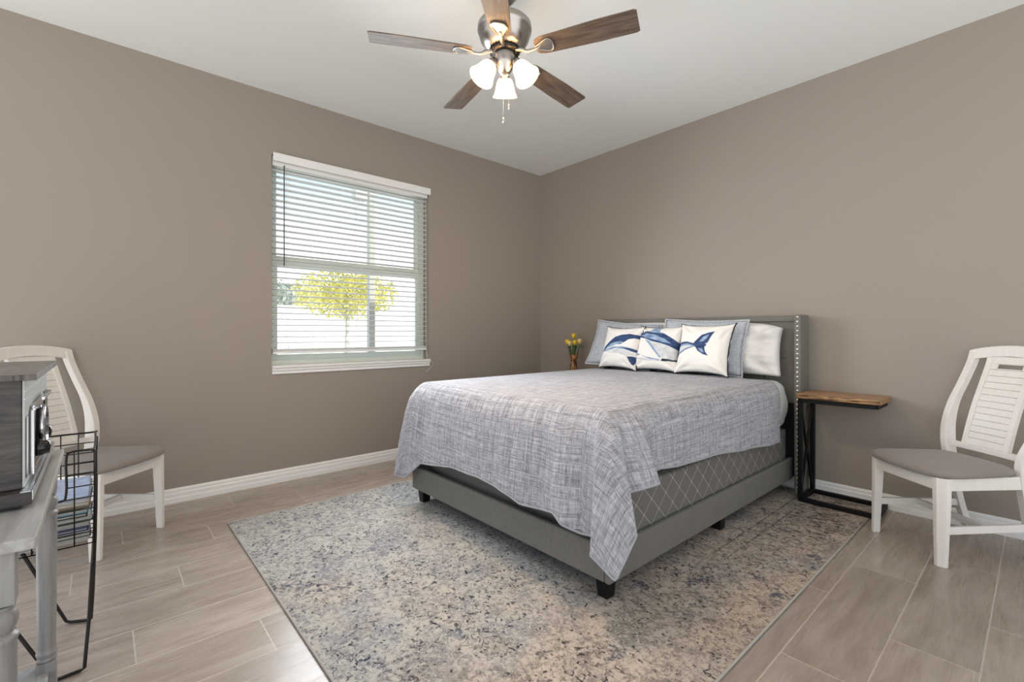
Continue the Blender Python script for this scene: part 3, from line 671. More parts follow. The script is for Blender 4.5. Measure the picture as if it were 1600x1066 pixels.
# ------------------------------------------------------------------ pillows
def inpoly(x, y, P):
    c = False; j = len(P)-1
    for i in range(len(P)):
        if (P[i][1] > y) != (P[j][1] > y) and x < (P[j][0]-P[i][0])*(y-P[i][1])/(P[j][1]-P[i][1])+P[i][0]: c = not c
        j = i
    return c
def pillow(name, mat, label, w, h, t, loc, lean, rotz, roll=0.0, seed=1, nu=36, pinch=0.05, prints=None, quad=None, piping=False, uvs_=1.0, wr=0.012, group=None, cat='pillow', flange=0.0, sag=0.0):
    # local frame: x across, z up, y thickness (front is -y); origin at bottom middle
    b = MB(); cols = []
    def pt(u, v, side):
        a, c = 2*u-1, 2*v-1
        ea = (1-abs(a)**2.6); ec = (1-abs(c)**2.6)
        th = t*0.5*(max(0, ea)*max(0, ec))**0.42
        # edges pull inwards in the middle, corners stay out
        ear = 0.05*(abs(a)**9)*(abs(c)**9) if piping else 0.0
        px = a*(w/2)*(1-pinch*(1-c*c)*1.0+ear); pz = h/2+c*(h/2)*(1-pinch*(1-a*a)+ear)
        nz = noise.noise(Vector((a*2.2+seed*7.1, c*2.2, side*1.7+seed)))*wr+noise.noise(Vector((a*5+seed*3.1, c*5, side+seed)))*wr*0.4
        k = min(1, 6*(1-max(abs(a), abs(c))))
        # radiating corner creases
        cr_ = 0.0
        for (ca, cc) in ((-1, -1), (1, -1), (-1, 1), (1, 1)):
            dx_, dz_ = a-ca, c-cc; r = sqrt(dx_*dx_+dz_*dz_)
            cr_ += sin(atan2(dz_, dx_)*9+seed)*0.012*math.exp(-((r-0.45)/0.25)**2)
        if wr > 0.03:
            q_ = (a*0.9+c*0.55)*5.5+noise.noise(Vector((a*1.5, c*1.5, seed)))*5
            cr_ += 0.011*(1-abs(sin(q_))**0.6)*(0.4+0.6*noise.noise(Vector((a*2+4, c*2, seed)))+0.3)
            q_ = (a*1.2-c*0.8)*4.0+noise.noise(Vector((a*1.7, c*1.3, seed+5)))*4
            cr_ += 0.009*(1-abs(sin(q_))**0.5)
        y = side*(th+k*(nz+cr_*(t/0.16)*0.7))
        pz -= sag*abs(a)**3*(1 if c > 0 else 0)*max(0, c)
        return Vector((px, y, pz))
    for side in (-1, 1):
        b.grid(lambda u, v: pt(u, v, side), nu, nu, lambda u, v: (u*w*uvs_, v*h*uvs_), True)
    o = b.build(name, mat)
    bm_ = bmesh.new(); bm_.from_mesh(o.data); bmesh.ops.remove_doubles(bm_, verts=bm_.verts, dist=0.0004); bmesh.ops.recalc_face_normals(bm_, faces=bm_.faces); bm_.to_mesh(o.data); bm_.free()
    if prints is not None:
        at = o.data.color_attributes.new('print', 'FLOAT_COLOR', 'POINT')
        base = (0.80, 0.775, 0.74)
        TL, TR, BL, BR = quad
        for i, vtx in enumerate(o.data.vertices):
            c = base
            if vtx.co.y < 0.004:
                u = vtx.co.x/w+0.5; v = 1-vtx.co.z/h
                acc = [0.0, 0.0, 0.0]
                for (su, sv) in ((-0.0022, -0.0011), (0.0011, -0.0022), (0.0022, 0.0011), (-0.0011, 0.0022)):
                    uu, vv_ = u+su, v+sv
                    X = (TL[0]*(1-uu)+TR[0]*uu)*(1-vv_)+(BL[0]*(1-uu)+BR[0]*uu)*vv_
                    Y = (TL[1]*(1-uu)+TR[1]*uu)*(1-vv_)+(BL[1]*(1-uu)+BR[1]*uu)*vv_
                    c = base
                    for (poly, kind) in prints:
                        if inpoly(X, Y, poly):
                            nz = noise.noise(Vector((X*0.035, Y*0.07, seed)))*0.5+0.5
                            if kind == 'navy': c = tuple((0.010, 0.024, 0.075)[k]*(1-nz)+(0.042, 0.090, 0.225)[k]*nz for k in range(3))
                            elif kind == 'blue': c = tuple((0.085, 0.15, 0.30)[k]*(1-nz)+(0.40, 0.52, 0.68)[k]*nz for k in range(3))
                            elif kind == 'grey': c = tuple((0.46, 0.48, 0.51)[k]*(1-nz)+(0.70, 0.70, 0.70)[k]*nz for k in range(3))
                            else: c = (0.02, 0.025, 0.05)
                    for k in range(3): acc[k] += c[k]*0.25
                c = acc
            at.data[i].color = (c[0], c[1], c[2], 1)
    M_ = Matrix.Translation(Vector(loc)) @ rotm('Z', rotz) @ rotm('X', -lean) @ rotm('Y', roll)
    o.matrix_world = M_
    o['label'] = label; o['category'] = cat
    if group: o['group'] = group
    if piping:
        b = MB(); pts = []
        N = 26
        for k in range(N): pts.append(pt(k/N, 0, -1))
        for k in range(N): pts.append(pt(1, k/N, -1))
        for k in range(N): pts.append(pt(1-k/N, 1, -1))
        for k in range(N): pts.append(pt(0, 1-k/N, -1))
        pts = [p+Vector((noise.noise(p*22+Vector((9, 0, 4)))*0.007, noise.noise(p*30)*0.004, noise.noise(p*25+Vector((3, 3, 3)))*0.004)) for p in pts]
        b.tube(pts, 0.0054, 6, True); b.build('piping', M['piping'], o)
    if flange:
        b = MB(); pts = []
        N = 30
        ring = []
        for k in range(N): ring.append((k/N, 0))
        for k in range(N): ring.append((1, k/N))
        for k in range(N): ring.append((1-k/N, 1))
        for k in range(N): ring.append((0, 1-k/N))
        inn = [pt(u, v, -1) for u, v in ring]; C = Vector((0, 0, h/2)); outp = []
        for (u, v), p in zip(ring, inn):
            d = Vector(((u-0.5)*2, 0, (v-0.5)*2)); m = max(abs(d.x), abs(d.z)); d = Vector((d.x/m, 0, d.z/m))
            dd = Vector((d.x if abs(d.x) > 0.97 else 0, 0, d.z if abs(d.z) > 0.97 else 0))
            outp.append(p+dd*flange+Vector((0, noise.noise(p*9)*0.006, 0)))
        n_ = len(ring)
        b.add(inn+outp, [(i, (i+1) % n_, n_+(i+1) % n_, n_+i) for i in range(n_)], [[(p.x, p.z) for p in (inn[i], inn[(i+1) % n_], outp[(i+1) % n_], outp[i])] for i in range(n_)], True)
        b.build('flange', mat, o, solid=0.004)
    return o
ZB = 0.790
# white pillows at the back
pillow('pillow', M['pillow'], 'plain white pillow at the right, leaning on the headboard beside the nailhead wing', 0.72, 0.385, 0.14, (2.130, -0.180, ZB-0.004), radians(9), radians(1), seed=2, pinch=0.045, wr=0.034, sag=0.05)
pillow('pillow', M['pillow'], 'plain white pillow mostly hidden behind the left grey-blue sham', 0.78, 0.395, 0.13, (1.37, -0.178, ZB-0.004), radians(9), radians(-1), seed=4, pinch=0.03, wr=0.015, sag=0.03)
# quilted shams
pillow('pillow', M['sham'], 'grey-blue woven sham at the left end of the bed head', 0.62, 0.410, 0.10, (1.262, -0.355, ZB), radians(22), radians(4), roll=radians(5), seed=6, pinch=0.07, wr=0.012, flange=0.012, cat='pillow sham')
pillow('pillow', M['sham'], 'grey-blue woven sham between the whale-tail cushion and the right white pillow', 0.62, 0.400, 0.10, (1.975, -0.325, ZB), radians(15), radians(3), roll=radians(1.5), seed=8, pinch=0.06, wr=0.012, flange=0.012, cat='pillow sham')
# whale print drawn in picture units of the three cushion faces
q1 = ((319, 148), (517, 152), (262, 384), (468, 394))
q2 = ((522, 158), (752, 160), (468, 384), (716, 402))
q3 = ((765, 140), (1035, 145), (712, 402), (984, 428))
w1 = [([(297, 312), (322, 275), (352, 245), (385, 218), (420, 204), (455, 200), (517, 204), (517, 222), (480, 224), (455, 230), (435, 245), (410, 262), (375, 262), (345, 274), (320, 296)], 'navy'),
      ([(330, 282), (355, 258), (385, 248), (415, 244), (430, 250), (400, 262), (370, 270), (345, 280)], 'blue'),
      ([(297, 314), (330, 290), (370, 276), (420, 274), (470, 282), (496, 288), (494, 300), (470, 300), (430, 290), (385, 286), (345, 296)], 'blue'),
      ([(420, 278), (470, 284), (497, 288), (494, 302), (462, 298)], 'navy'),
      ([(440, 328), (460, 326), (485, 326), (476, 350), (464, 374), (456, 368), (447, 350)], 'navy'),
      ([(322, 306), (380, 303), (430, 312), (445, 322), (440, 326), (400, 314), (350, 310)], 'grey'),
      ([(330, 300), (400, 290), (455, 300), (470, 318), (440, 322), (390, 304)], 'grey')]
w2 = [([(517, 205), (545, 196), (585, 190), (625, 194), (665, 208), (705, 234), (742, 262), (742, 300), (722, 292), (690, 276), (650, 262), (600, 250), (560, 232), (515, 222)], 'navy'),
      ([(530, 212), (570, 204), (620, 214), (670, 240), (700, 262), (660, 256), (610, 240), (560, 226)], 'blue'),
      ([(575, 196), (600, 178), (632, 168), (664, 167), (648, 180), (640, 196), (655, 208), (620, 202)], 'blue'),
      ([(575, 250), (640, 262), (700, 284), (738, 300), (730, 340), (700, 346), (660, 342), (630, 320), (600, 282)], 'grey'),
      ([(560, 236), (590, 250), (620, 296), (648, 332), (640, 338), (604, 290)], 'blue'),
      ([(652, 340), (700, 345), (726, 340), (720, 352), (680, 354), (645, 352)], 'dark'),
      ([(484, 304), (505, 306), (532, 314), (520, 319), (492, 316)], 'blue'),
      ([(478, 326), (540, 334), (600, 344), (640, 349), (640, 353), (560, 348), (480, 332)], 'grey'),
      ([(530, 318), (570, 330), (640, 344), (640, 349), (580, 340)], 'blue')]
w3 = [([(744, 256), (770, 247), (805, 247), (845, 262), (848, 278), (820, 280), (780, 298), (750, 316), (722, 332), (735, 290)], 'blue'),
      ([(744, 256), (770, 247), (805, 247), (848, 260), (848, 270), (810, 258), (775, 258), (745, 270)], 'navy'),
      ([(846, 276), (800, 292), (760, 312), (722, 334), (724, 328), (770, 302), (820, 280)], 'navy'),
      ([(740, 284), (775, 268), (815, 268), (835, 272), (800, 284), (760, 302), (738, 314)], 'grey'),
      ([(838, 262), (862, 240), (888, 214), (918, 202), (953, 194), (938, 216), (926, 240), (918, 258), (904, 264), (912, 274), (896, 280), (870, 280), (850, 278)], 'navy'),
      ([(872, 252), (895, 226), (925, 208), (915, 232), (895, 252)], 'blue'),
      ([(848, 272), (880, 280), (902, 268), (914, 262), (900, 284), (902, 308), (914, 329), (888, 320), (864, 302)], 'navy'),
      ([(866, 288), (888, 290), (896, 312), (878, 306)], 'blue')]
pillow('pillow', M['print'], 'white square cushion printed with the blue whale\'s head', 0.375, 0.355, 0.135, (1.340, -0.440, ZB), radians(18), radians(-3), roll=radians(1), seed=11, nu=130, pinch=0.085, prints=w1, quad=q1, piping=True, cat='cushion', wr=0.006)
pillow('pillow', M['print'], 'white square cushion printed with the blue whale\'s back and fin, in the middle', 0.385, 0.360, 0.135, (1.680, -0.425, ZB), radians(19), radians(-1), seed=13, nu=130, pinch=0.085, prints=w2, quad=q2, piping=True, cat='cushion', wr=0.006)
pillow('pillow', M['print'], 'white square cushion printed with the blue whale\'s tail', 0.390, 0.370, 0.14, (2.052, -0.440, ZB), radians(18), radians(-1), seed=15, nu=130, pinch=0.085, prints=w3, quad=q3, piping=True, cat='cushion', wr=0.006)

# ------------------------------------------------------------------ C-shaped side tables
def c_table(loc, flip, label):
    t = thing('side_table', label, 'side table', loc, pi if flip else 0)
    s = 0.0105
    # local: open side towards +x, x 0..0.42, y -0.3..0
    n = 28; top = []; bot = []
    for k in range(n+1):
        x = -0.005+0.43*k/n; top.append((x, -0.315+0.006*noise.noise(Vector((x*14, 0, 1)))))
    b = MB(); pf = [(p[0], p[1]) for p in top]+[(0.425, -0.005), (-0.005, -0.005)]
    b.extrude(pf, lambda p: (p[0], p[1]+0.012 if p[1] < -0.1 else p[1], 0.668), lambda p: (p[0], p[1], 0.697))
    tt = b.build('table_top', M['liveedge'], t, 0.002)
    b = MB(); vsr = []
    b.grid(lambda u, v: (-0.004+0.428*u, -0.3155+0.006*noise.noise(Vector(((-0.005+0.43*u)*14, 0, 1)))+0.010*(1-v)**1.4-0.001-0.003*noise.noise(Vector((u*12, v*3, 4))), 0.670+0.0265*v), 60, 6)
    e = b.build('live_edge', M['bark'], tt, solid=0.002); e['label'] = 'dark bark-streaked live edge'
    def bar(b, a, c, w=0.013):
        a = Vector(a); c = Vector(c); d = (c-a).normalized(); up = Vector((0, 0, 1)) if abs(d.z) < 0.9 else Vector((1, 0, 0))
        sd = d.cross(up).normalized()*w; u2 = sd.cross(d).normalized()*w
        b.hexa([a-sd-u2, a+sd-u2, a+sd+u2, a-sd+u2], [c-sd-u2, c+sd-u2, c+sd+u2, c-sd+u2])
    yF, yB, xL, xR = -0.285, -0.045, 0.013, 0.40
    b = MB()
    for y in (yF, yB):
        bar(b, (xL, y, 0.013+s), (xL, y, 0.655)); bar(b, (xL, y, 0.655), (xR, y, 0.655)); bar(b, (xL, y, 0.013+s), (xR, y, 0.013+s))
    bar(b, (xR, yF, 0.655), (xR, yB, 0.655)); bar(b, (xR, yF-0.013, 0.013+s), (xR, yB+0.013, 0.013+s))
    bar(b, (xL, yF, 0.013+s), (xL, yB, 0.013+s)); bar(b, (xL, yF, 0.655), (xL, yB, 0.655))
    b.build('frame', M['black_metal'], t, 0.0015)
    for a, c in (((xL, yF, 0.03), (xL, yB, 0.64)), ((xL, yB, 0.03), (xL, yF, 0.64))):
        b = MB(); bar(b, a, c, 0.007); b.build('cross_brace', M['black_metal'], t)
    return t
c_table((2.628, 0.0, 0), False, 'C-shaped side table with live-edge wood top and black frame, right of the bed')
t2 = c_table((0.905, -0.335, 0), True, 'second C-shaped side table on the far side of the bed, under the tulip vase')

# ------------------------------------------------------------------ tulips in a vase (far side of the bed)
VX, VY, VZ = 0.625, -0.16, 0.6975
v_ = NT('amber_glass'); vv = v_.coord(); v_.col(v_.mix(v_.ramp(v_.noise(v_.mapping(vv, (1, 1, 0.5)), 32, 3, 0.6, 1.5), 0.42, 0.56), (0.05, 0.018, 0.008), (0.40, 0.17, 0.045))); v_.p(Roughness=0.12)
b = MB(); b.lathe([(0.034, 0.0), (0.040, 0.01), (0.036, 0.05), (0.030, 0.09), (0.031, 0.13), (0.042, 0.175), (0.039, 0.175), (0.028, 0.13), (0.026, 0.09), (0.030, 0.05), (0.0001, 0.012)], (0, 0, 0), 28)
vase = tag(b.build('vase', v_.m, loc=(VX, VY, VZ)), 'small amber and black glass vase in the corner beyond the bed', 'vase')
M['petal'] = plain('yellow_petal', (0.80, 0.56, 0.04), 0.5, var=0.2, vscale=40); M['petal2'] = plain('cream_petal', (0.82, 0.66, 0.28), 0.5, var=0.12, vscale=40)
M['stem'] = plain('tulip_stem', (0.08, 0.16, 0.03), 0.5, var=0.2); M['leaf'] = plain('tulip_leaf', (0.055, 0.12, 0.035), 0.45, var=0.3)
tul = [(0.0, 0.0, 0.335, 'petal', 'yellow tulip standing tallest in the amber vase'),
       (-0.052, -0.015, 0.275, 'petal', 'yellow tulip at the left of the amber vase'),
       (-0.012, -0.045, 0.262, 'petal2', 'pale cream-yellow tulip at the front middle of the bunch'),
       (0.030, -0.030, 0.270, 'petal', 'yellow tulip just right of the pale middle one'),
       (0.056, 0.005, 0.282, 'petal2', 'pale tulip at the right of the bunch')]
for (dx_, dy_, zt, mt_, lab) in tul:
    # lateral offsets run across the view, which is diagonal to the room
    ox = dx_*0.66-dy_*(-0.75)*0.5; oy = dx_*0.75+dy_*0.5
    t = thing('tulip', lab, 'flower', (VX, VY, VZ), 0, 'tulips in the vase')
    b = MB(); b.tube(spline([(ox*0.15, oy*0.15, 0.03), (ox*0.5, oy*0.5, 0.15), (ox, oy, zt)], 6), 0.0028, 6); b.build('stem', M['stem'], t)
    b = MB()
    for k in range(6):
        a0 = k*pi/3; rr = 0.020 if k % 2 else 0.017
        def pet(u, v, a0=a0, rr=rr):
            wv = sin(pi*min(1, v*0.93+0.05))**0.7; a = a0+(u-0.5)*1.25*wv
            r = rr*(0.25+1.0*sin(pi*(0.08+0.62*v)))*(1.0 if v < 0.8 else 1.0-(v-0.8)*0.9)
            return (ox+cos(a)*r, oy+sin(a)*r, zt-0.006+0.052*v)
        b.grid(pet, 6, 8)
    b.build('flower_head', M[mt_], t, solid=0.0012)
    for k in range(2):
        a0 = random.random()*6.28
        b = MB()
        def lf(u, v, a0=a0):
            r = 0.012+0.060*v**1.3; z = 0.13+0.13*sin(v*2.2)
            w = 0.011*sin(pi*(0.12+0.86*v)); p = Vector((cos(a0)*r+ox*0.4, sin(a0)*r+oy*0.4, z))
            return p+Vector((-sin(a0), cos(a0), 0))*w*(2*u-1)+Vector((0, 0, 0.004*abs(2*u-1)))
        b.grid(lf, 4, 10); b.build('leaf', M['leaf'], t, solid=0.001)

# ------------------------------------------------------------------ dining chairs
def make_chair(label, loc, rot, group='white dining chairs'):
    t = thing('dining_chair', label, 'chair', loc, rot, None)
    # local: x across, +y to the back, origin at front-leg line on the floor
    W2 = 0.195
    for s in (-1, 1):
        b = MB()
        def sect(z, hw, cx_, cy_):      # square with its outer front corner cut
            c = 0.45*hw
            pts = [(-hw, -hw), (hw-c*0, -hw), (hw, hw), (-hw, hw)]
            pts = [(hw, hw), (-hw, hw), (-hw, -hw), (hw-1.1*hw, -hw), (hw, -hw+1.1*hw)]
            return [(cx_+s*p[0], cy_+p[1], z) for p in pts]
        a = sect(0.001, 0.0175, s*W2, 0.0); m_ = sect(0.30, 0.0235, s*(W2-0.002), 0.006); c_ = sect(0.412, 0.0245, s*(W2-0.003), 0.007)
        b.add(a+m_+c_, [(0, 1, 2, 3, 4), (10, 11, 12, 13, 14)]+[(j*5+i, j*5+(i+1) % 5, (j+1)*5+(i+1) % 5, (j+1)*5+i) for j in range(2) for i in range(5)])
        b.build('front_leg', M['chair'], t, 0.0015)
    # rear legs run up into the lyre-shaped back posts
    path = [(0.165, 0.500, 0.001), (0.168, 0.455, 0.14), (0.174, 0.420, 0.30), (0.180, 0.405, 0.42), (0.190, 0.405, 0.50), (0.212, 0.430, 0.60), (0.214, 0.462, 0.71), (0.200, 0.502, 0.82), (0.190, 0.538, 0.92), (0.187, 0.556, 0.985)]
    for s in (-1, 1):
        pp = spline([(p[0], p[1], p[2]) for p in path], 5); b = MB(); vs = []; fs = []
        for i, p in enumerate(pp):
            wx = 0.0165 if p.z < 0.45 else 0.0165+0.002*min(1, (p.z-0.45)*6)
            wy = 0.019 if p.z < 0.35 else 0.027 if p.z < 0.75 else 0.021
            wy = 0.017+0.012*math.exp(-((p.z-0.50)/0.17)**2)
            for (qx, qy) in ((-1, -1), (1, -1), (1, 1), (-1, 1)): vs.append((s*p.x+qx*wx, p.y+qy*wy, p.z))
        m_ = len(pp)
        for i in range(m_-1):
            for k in range(4): fs.append((i*4+k, i*4+(k+1) % 4, (i+1)*4+(k+1) % 4, (i+1)*4+k))
        fs += [(0, 1, 2, 3), tuple((m_-1)*4+k for k in range(4))]
        b.add(vs, fs); b.build('rear_leg', M['chair'], t, 0.003)
    # aprons
    b = MB(); b.box(-W2+0.018, W2-0.018, -0.012, 0.010, 0.352, 0.412)
    for s in (-1, 1):
        b.hexa([(s*(W2-0.002)-0.010, 0.02, 0.352), (s*(W2-0.002)+0.010, 0.02, 0.352), (s*0.180+0.009, 0.392, 0.352), (s*0.180-0.009, 0.392, 0.352)],
               [(s*(W2-0.002)-0.010, 0.02, 0.412), (s*(W2-0.002)+0.010, 0.02, 0.412), (s*0.180+0.009, 0.392, 0.412), (s*0.180-0.009, 0.392, 0.412)])
    b.box(-0.165, 0.165, 0.392, 0.412, 0.352, 0.412)
    b.build('seat_frame', M['chair'], t, 0.0015)
    for s in (-1, 1):
        b = MB(); b.hexa([(s*W2-0.008, 0.012, 0.150), (s*W2+0.008, 0.012, 0.150), (s*0.170+0.008, 0.445, 0.150), (s*0.170-0.008, 0.445, 0.150)],
                         [(s*W2-0.008, 0.012, 0.185), (s*W2+0.008, 0.012, 0.185), (s*0.170+0.008, 0.440, 0.185), (s*0.170-0.008, 0.440, 0.185)])
        b.build('stretcher', M['chair'], t, 0.002)
    b = MB(); b.box(-0.175, 0.175, 0.215, 0.235, 0.155, 0.185); b.build('stretcher', M['chair'], t, 0.002)
    # upholstered seat: bowed front, narrower at the back
    b = MB()
    def outl(a):
        c_, s_ = cos(a), sin(a); n_ = 5.0
        r = (abs(c_)**n_+abs(s_)**n_)**(-1/n_); x = r*c_; y = r*s_
        yy = 0.185+0.217*y
        hw = 0.240-0.045*(y+1)/2
        return (x*hw, yy-(0.022*(1-x*x) if y < 0 else 0)*(-y))
    N = 72; rows = [(0.965, 0.413), (0.995, 0.418), (1.0, 0.428), (0.985, 0.440), (0.93, 0.449), (0.80, 0.4555), (0.55, 0.4595), (0.28, 0.461), (0.0, 0.4615)]
    vs = []; fs = []
    for (k, z) in rows[:-1]:
        for i in range(N):
            x, y = outl(2*pi*i/N); vs.append((x*k, 0.185+(y-0.185)*k, z))
    vs.append((0, 0.185, 0.4615))
    for j in range(len(rows)-2):
        for i in range(N): fs.append((j*N+i, j*N+(i+1) % N, (j+1)*N+(i+1) % N, (j+1)*N+i))
    lj = (len(rows)-2)*N
    for i in range(N): fs.append((lj+i, lj+(i+1) % N, len(vs)-1))
    fs.append(tuple(range(N-1, -1, -1)))
    b.add(vs, fs, smooth=True); o = b.build('seat', M['seat'], t); o.data.polygons[-1].use_smooth = False; o['label'] = 'taupe grey upholstered seat'
    # back: y of the leaning plane at height z
    def yb(z):
        for i in range(3, len(path)-1):
            if path[i][2] <= z <= path[i+1][2]:
                f = (z-path[i][2])/(path[i+1][2]-path[i][2]); return path[i][1]+f*(path[i+1][1]-path[i][1])
        return path[-1][1]+0.1*(z-path[-1][2])
    def slab(b, fnx0, fnx1, z0, z1, th, n=10, m_=10, bow=0.0, ztop=None, zbot=None, yo=0.0):
        vs = []; fs = []
        for sd in (0, 1):
            for j in range(m_+1):
                for i in range(n+1):
                    v = j/m_; u = i/n; zz = z0+(z1-z0)*v
                    x = fnx0(zz)+(fnx1(zz)-fnx0(zz))*u
                    za = z0 if zbot is None else zbot(x); zb = z1 if ztop is None else ztop(x)
                    zz = za+(zb-za)*v
                    vs.append((x, yb(zz)+bow*(1-(x/0.2)**2)+yo+(-th/2 if sd == 0 else th/2), zz))
        A = (n+1)*(m_+1)
        for j in range(m_):
            for i in range(n):
                a = j*(n+1)+i; fs.append((a, a+1, a+n+2, a+n+1)); fs.append((A+a, A+a+n+1, A+a+n+2, A+a+1))
        for i in range(n): fs.append((i, A+i, A+i+1, i+1)); k = m_*(n+1)+i; fs.append((k, k+1, A+k+1, A+k))
        for j in range(m_): k = j*(n+1); fs.append((k, k+n+1, A+k+n+1, A+k)); k += n; fs.append((k, A+k, A+k+n+1, k+n+1))
        b.add(vs, fs)
    b = MB(); slab(b, lambda z: -0.206, lambda z: 0.206, 0.93, 1.0, 0.034, 20, 4, 0.012,
                   ztop=lambda x: 0.990+0.030*max(0, cos(x/0.206*pi/2))**0.8, zbot=lambda x: 0.938+0.026*max(0, cos(x/0.20*pi/2)))
    b.build('top_rail', M['chair'], t, 0.004)
    b = MB(); slab(b, lambda z: -0.176, lambda z: 0.176, 0.475, 0.505, 0.024, 10, 2, 0.010); b.build('lower_rail', M['chair'], t, 0.003)
    hwid = lambda z: 0.102
    b = MB()
    for s in (-1, 1):
        slab(b, lambda z, s=s: s*hwid(z)-0.013, lambda z, s=s: s*hwid(z)+0.013, 0.500, 0.962, 0.022, 2, 12, 0.010)
    slab(b, lambda z: -hwid(z), lambda z: hwid(z), 0.925, 0.962, 0.018, 8, 2, 0.010)
    pf = b.build('back_panel_frame', M['chair'], t, 0.002)
    b = MB(); nl = 13
    for k in range(nl):
        z0 = 0.505+k*0.0325; z1 = z0+0.0315
        hole = k == nl-1
        if not hole:
            slab(b, lambda z: -hwid(z)+0.010, lambda z: hwid(z)-0.010, z0, z1, 0.012, 6, 1, 0.010, yo=0.001 if k % 2 else 0.0)
        else:
            slab(b, lambda z: -hwid(z)+0.010, lambda z: -0.062, z0, z1, 0.012, 3, 1, 0.010)
            slab(b, lambda z: 0.062, lambda z: hwid(z)-0.010, z0, z1, 0.012, 3, 1, 0.010)
            slab(b, lambda z: -0.062, lambda z: 0.062, z0, z0+0.005, 0.012, 3, 1, 0.010)
            slab(b, lambda z: -0.062, lambda z: 0.062, z1-0.005, z1, 0.012, 3, 1, 0.010)
    o = b.build('louvre_panel', M['chair'], t, 0.0022); o['label'] = 'louvred back panel with a hand slot'
    return t
rotR = atan2(-0.648, 0.761)   # local x -> (0.761,-0.648), local y -> (0.648,0.761)
c1 = make_chair('white dining chair with taupe seat against the right wall, right of the C-shaped table', (3.2035, -0.5875, 0), rotR)
c2 = copy_tree(c1); c2['label'] = 'white dining chair with taupe seat in the left corner, behind the console and wire basket'
c2.location = (0.5505, -3.522, 0); c2.rotation_euler = (0, 0, atan2(0.701, -0.714)+0.0)  # local y -> (-0.701,-0.714)

# ------------------------------------------------------------------ ceiling fan
FX, FY = 1.88, -2.12
fan = thing('ceiling_fan', 'brushed nickel ceiling fan with five wood blades and three lit glass shades', 'ceiling fan', (FX, FY, H))
def fz(z): return z-H
b = MB(); b.lathe([(0.075, 0.0), (0.075, -0.012), (0.066, -0.04), (0.045, -0.065), (0.030, -0.075), (0.0001, -0.076)]); b.build('canopy', M['nickel'], fan)
b = MB(); b.lathe([(0.0135, -0.07), (0.0135, fz(2.66))], n=20); b.build('downrod', M['nickel'], fan)
b = MB(); b.lathe([(0.022, fz(2.715)), (0.030, fz(2.71)), (0.036, fz(2.68)), (0.040, fz(2.655)), (0.0001, fz(2.650))]); b.build('coupling_cover', M['nickel'], fan)
b = MB(); b.lathe([(0.03, fz(2.662)), (0.07, fz(2.655)), (0.120, fz(2.640)), (0.134, fz(2.625)), (0.136, fz(2.600)), (0.1345, fz(2.598)), (0.1345, fz(2.594)), (0.132, fz(2.592)), (0.122, fz(2.555)), (0.100, fz(2.525)), (0.078, fz(2.508)), (0.0001, fz(2.505))], n=48)
b.build('motor_housing', M['nickel'], fan)
b = MB(); b.lathe([(0.072, fz(2.508)), (0.072, fz(2.490)), (0.0001, fz(2.488))], n=40)
for k in range(24):
    a = k*2*pi/24; b.lathe([(0.004, fz(2.488)), (0.004, fz(2.510)), (0.0001, fz(2.511))], (0.073*cos(a), 0.073*sin(a), 0), 6)
b.build('flywheel', M['darkmetal'], fan)
b = MB(); b.lathe([(0.050, fz(2.492)), (0.052, fz(2.478)), (0.052, fz(2.440)), (0.048, fz(2.425)), (0.042, fz(2.415)), (0.036, fz(2.405)), (0.028, fz(2.39)), (0.012, fz(2.38)), (0.0001, fz(2.378))], n=40)
b.build('switch_housing', M['nickel'], fan)
blade0 = None
BZ = 2.482
for k in range(5):
    a = radians(25.3+72*k)
    hold = bpy.data.objects.new('t', None)
    Rm = rotm('Z', a)
    b = MB(); n = 90; r0, r1 = 0.165, 0.655; prof_ = []
    for i in range(n+1):
        u = i/n; x = r0+(r1-r0)*u
        w = 0.052+0.012*min(1, u*1.6)
        if u < 0.10: w *= sqrt(max(0.0, 1-(1-u/0.10)**2))*0.45+0.55
        if u > 0.985: w *= 0.93
        prof_.append((x, w))
    pol = [(x, -w) for x, w in prof_]+[(x, w) for x, w in reversed(prof_)]
    tilt = rotm('X', radians(-11))
    def bm0(p, z): return (Vector((0, 0, 0))+(tilt @ Vector((p[0], p[1], z))))
    b.extrude(pol, lambda p: bm0(p, -0.003), lambda p: bm0(p, 0.003))
    o = b.build('blade', M['walnut'], fan, 0.0015); o.location = (0, 0, fz(BZ)); o.rotation_euler = (0, 0, a)
    # blade iron
    b = MB(); pts = spline([(0.060, 0, 0.012), (0.095, 0, 0.004), (0.125, 0, -0.012), (0.165, 0, -0.010), (0.19, 0, -0.006)], 5)
    b.tube(pts, [0.010-0.003*i/len(pts) for i in range(len(pts))], 8)
    spade = [(0.165, 0.009), (0.190, 0.020), (0.222, 0.036), (0.240, 0.036), (0.252, 0.022), (0.256, 0.0), (0.252, -0.022), (0.240, -0.036), (0.222, -0.036), (0.190, -0.020), (0.165, -0.009)]
    spade = [(q_.x, q_.y) for q_ in spline([(p[0], p[1], 0) for p in spade], 4)]
    b.extrude(spade, lambda p: tilt @ Vector((p[0], p[1], -0.0075)), lambda p: tilt @ Vector((p[0], p[1], -0.0035)))
    b.tube([tilt @ Vector((p[0], p[1], -0.008)) for p in spade], 0.0035, 6)
    o = b.build('blade_arm', M['nickel'], fan); o.location = (0, 0, fz(BZ)); o.rotation_euler = (0, 0, a)
bpy.data.objects.remove(hold)
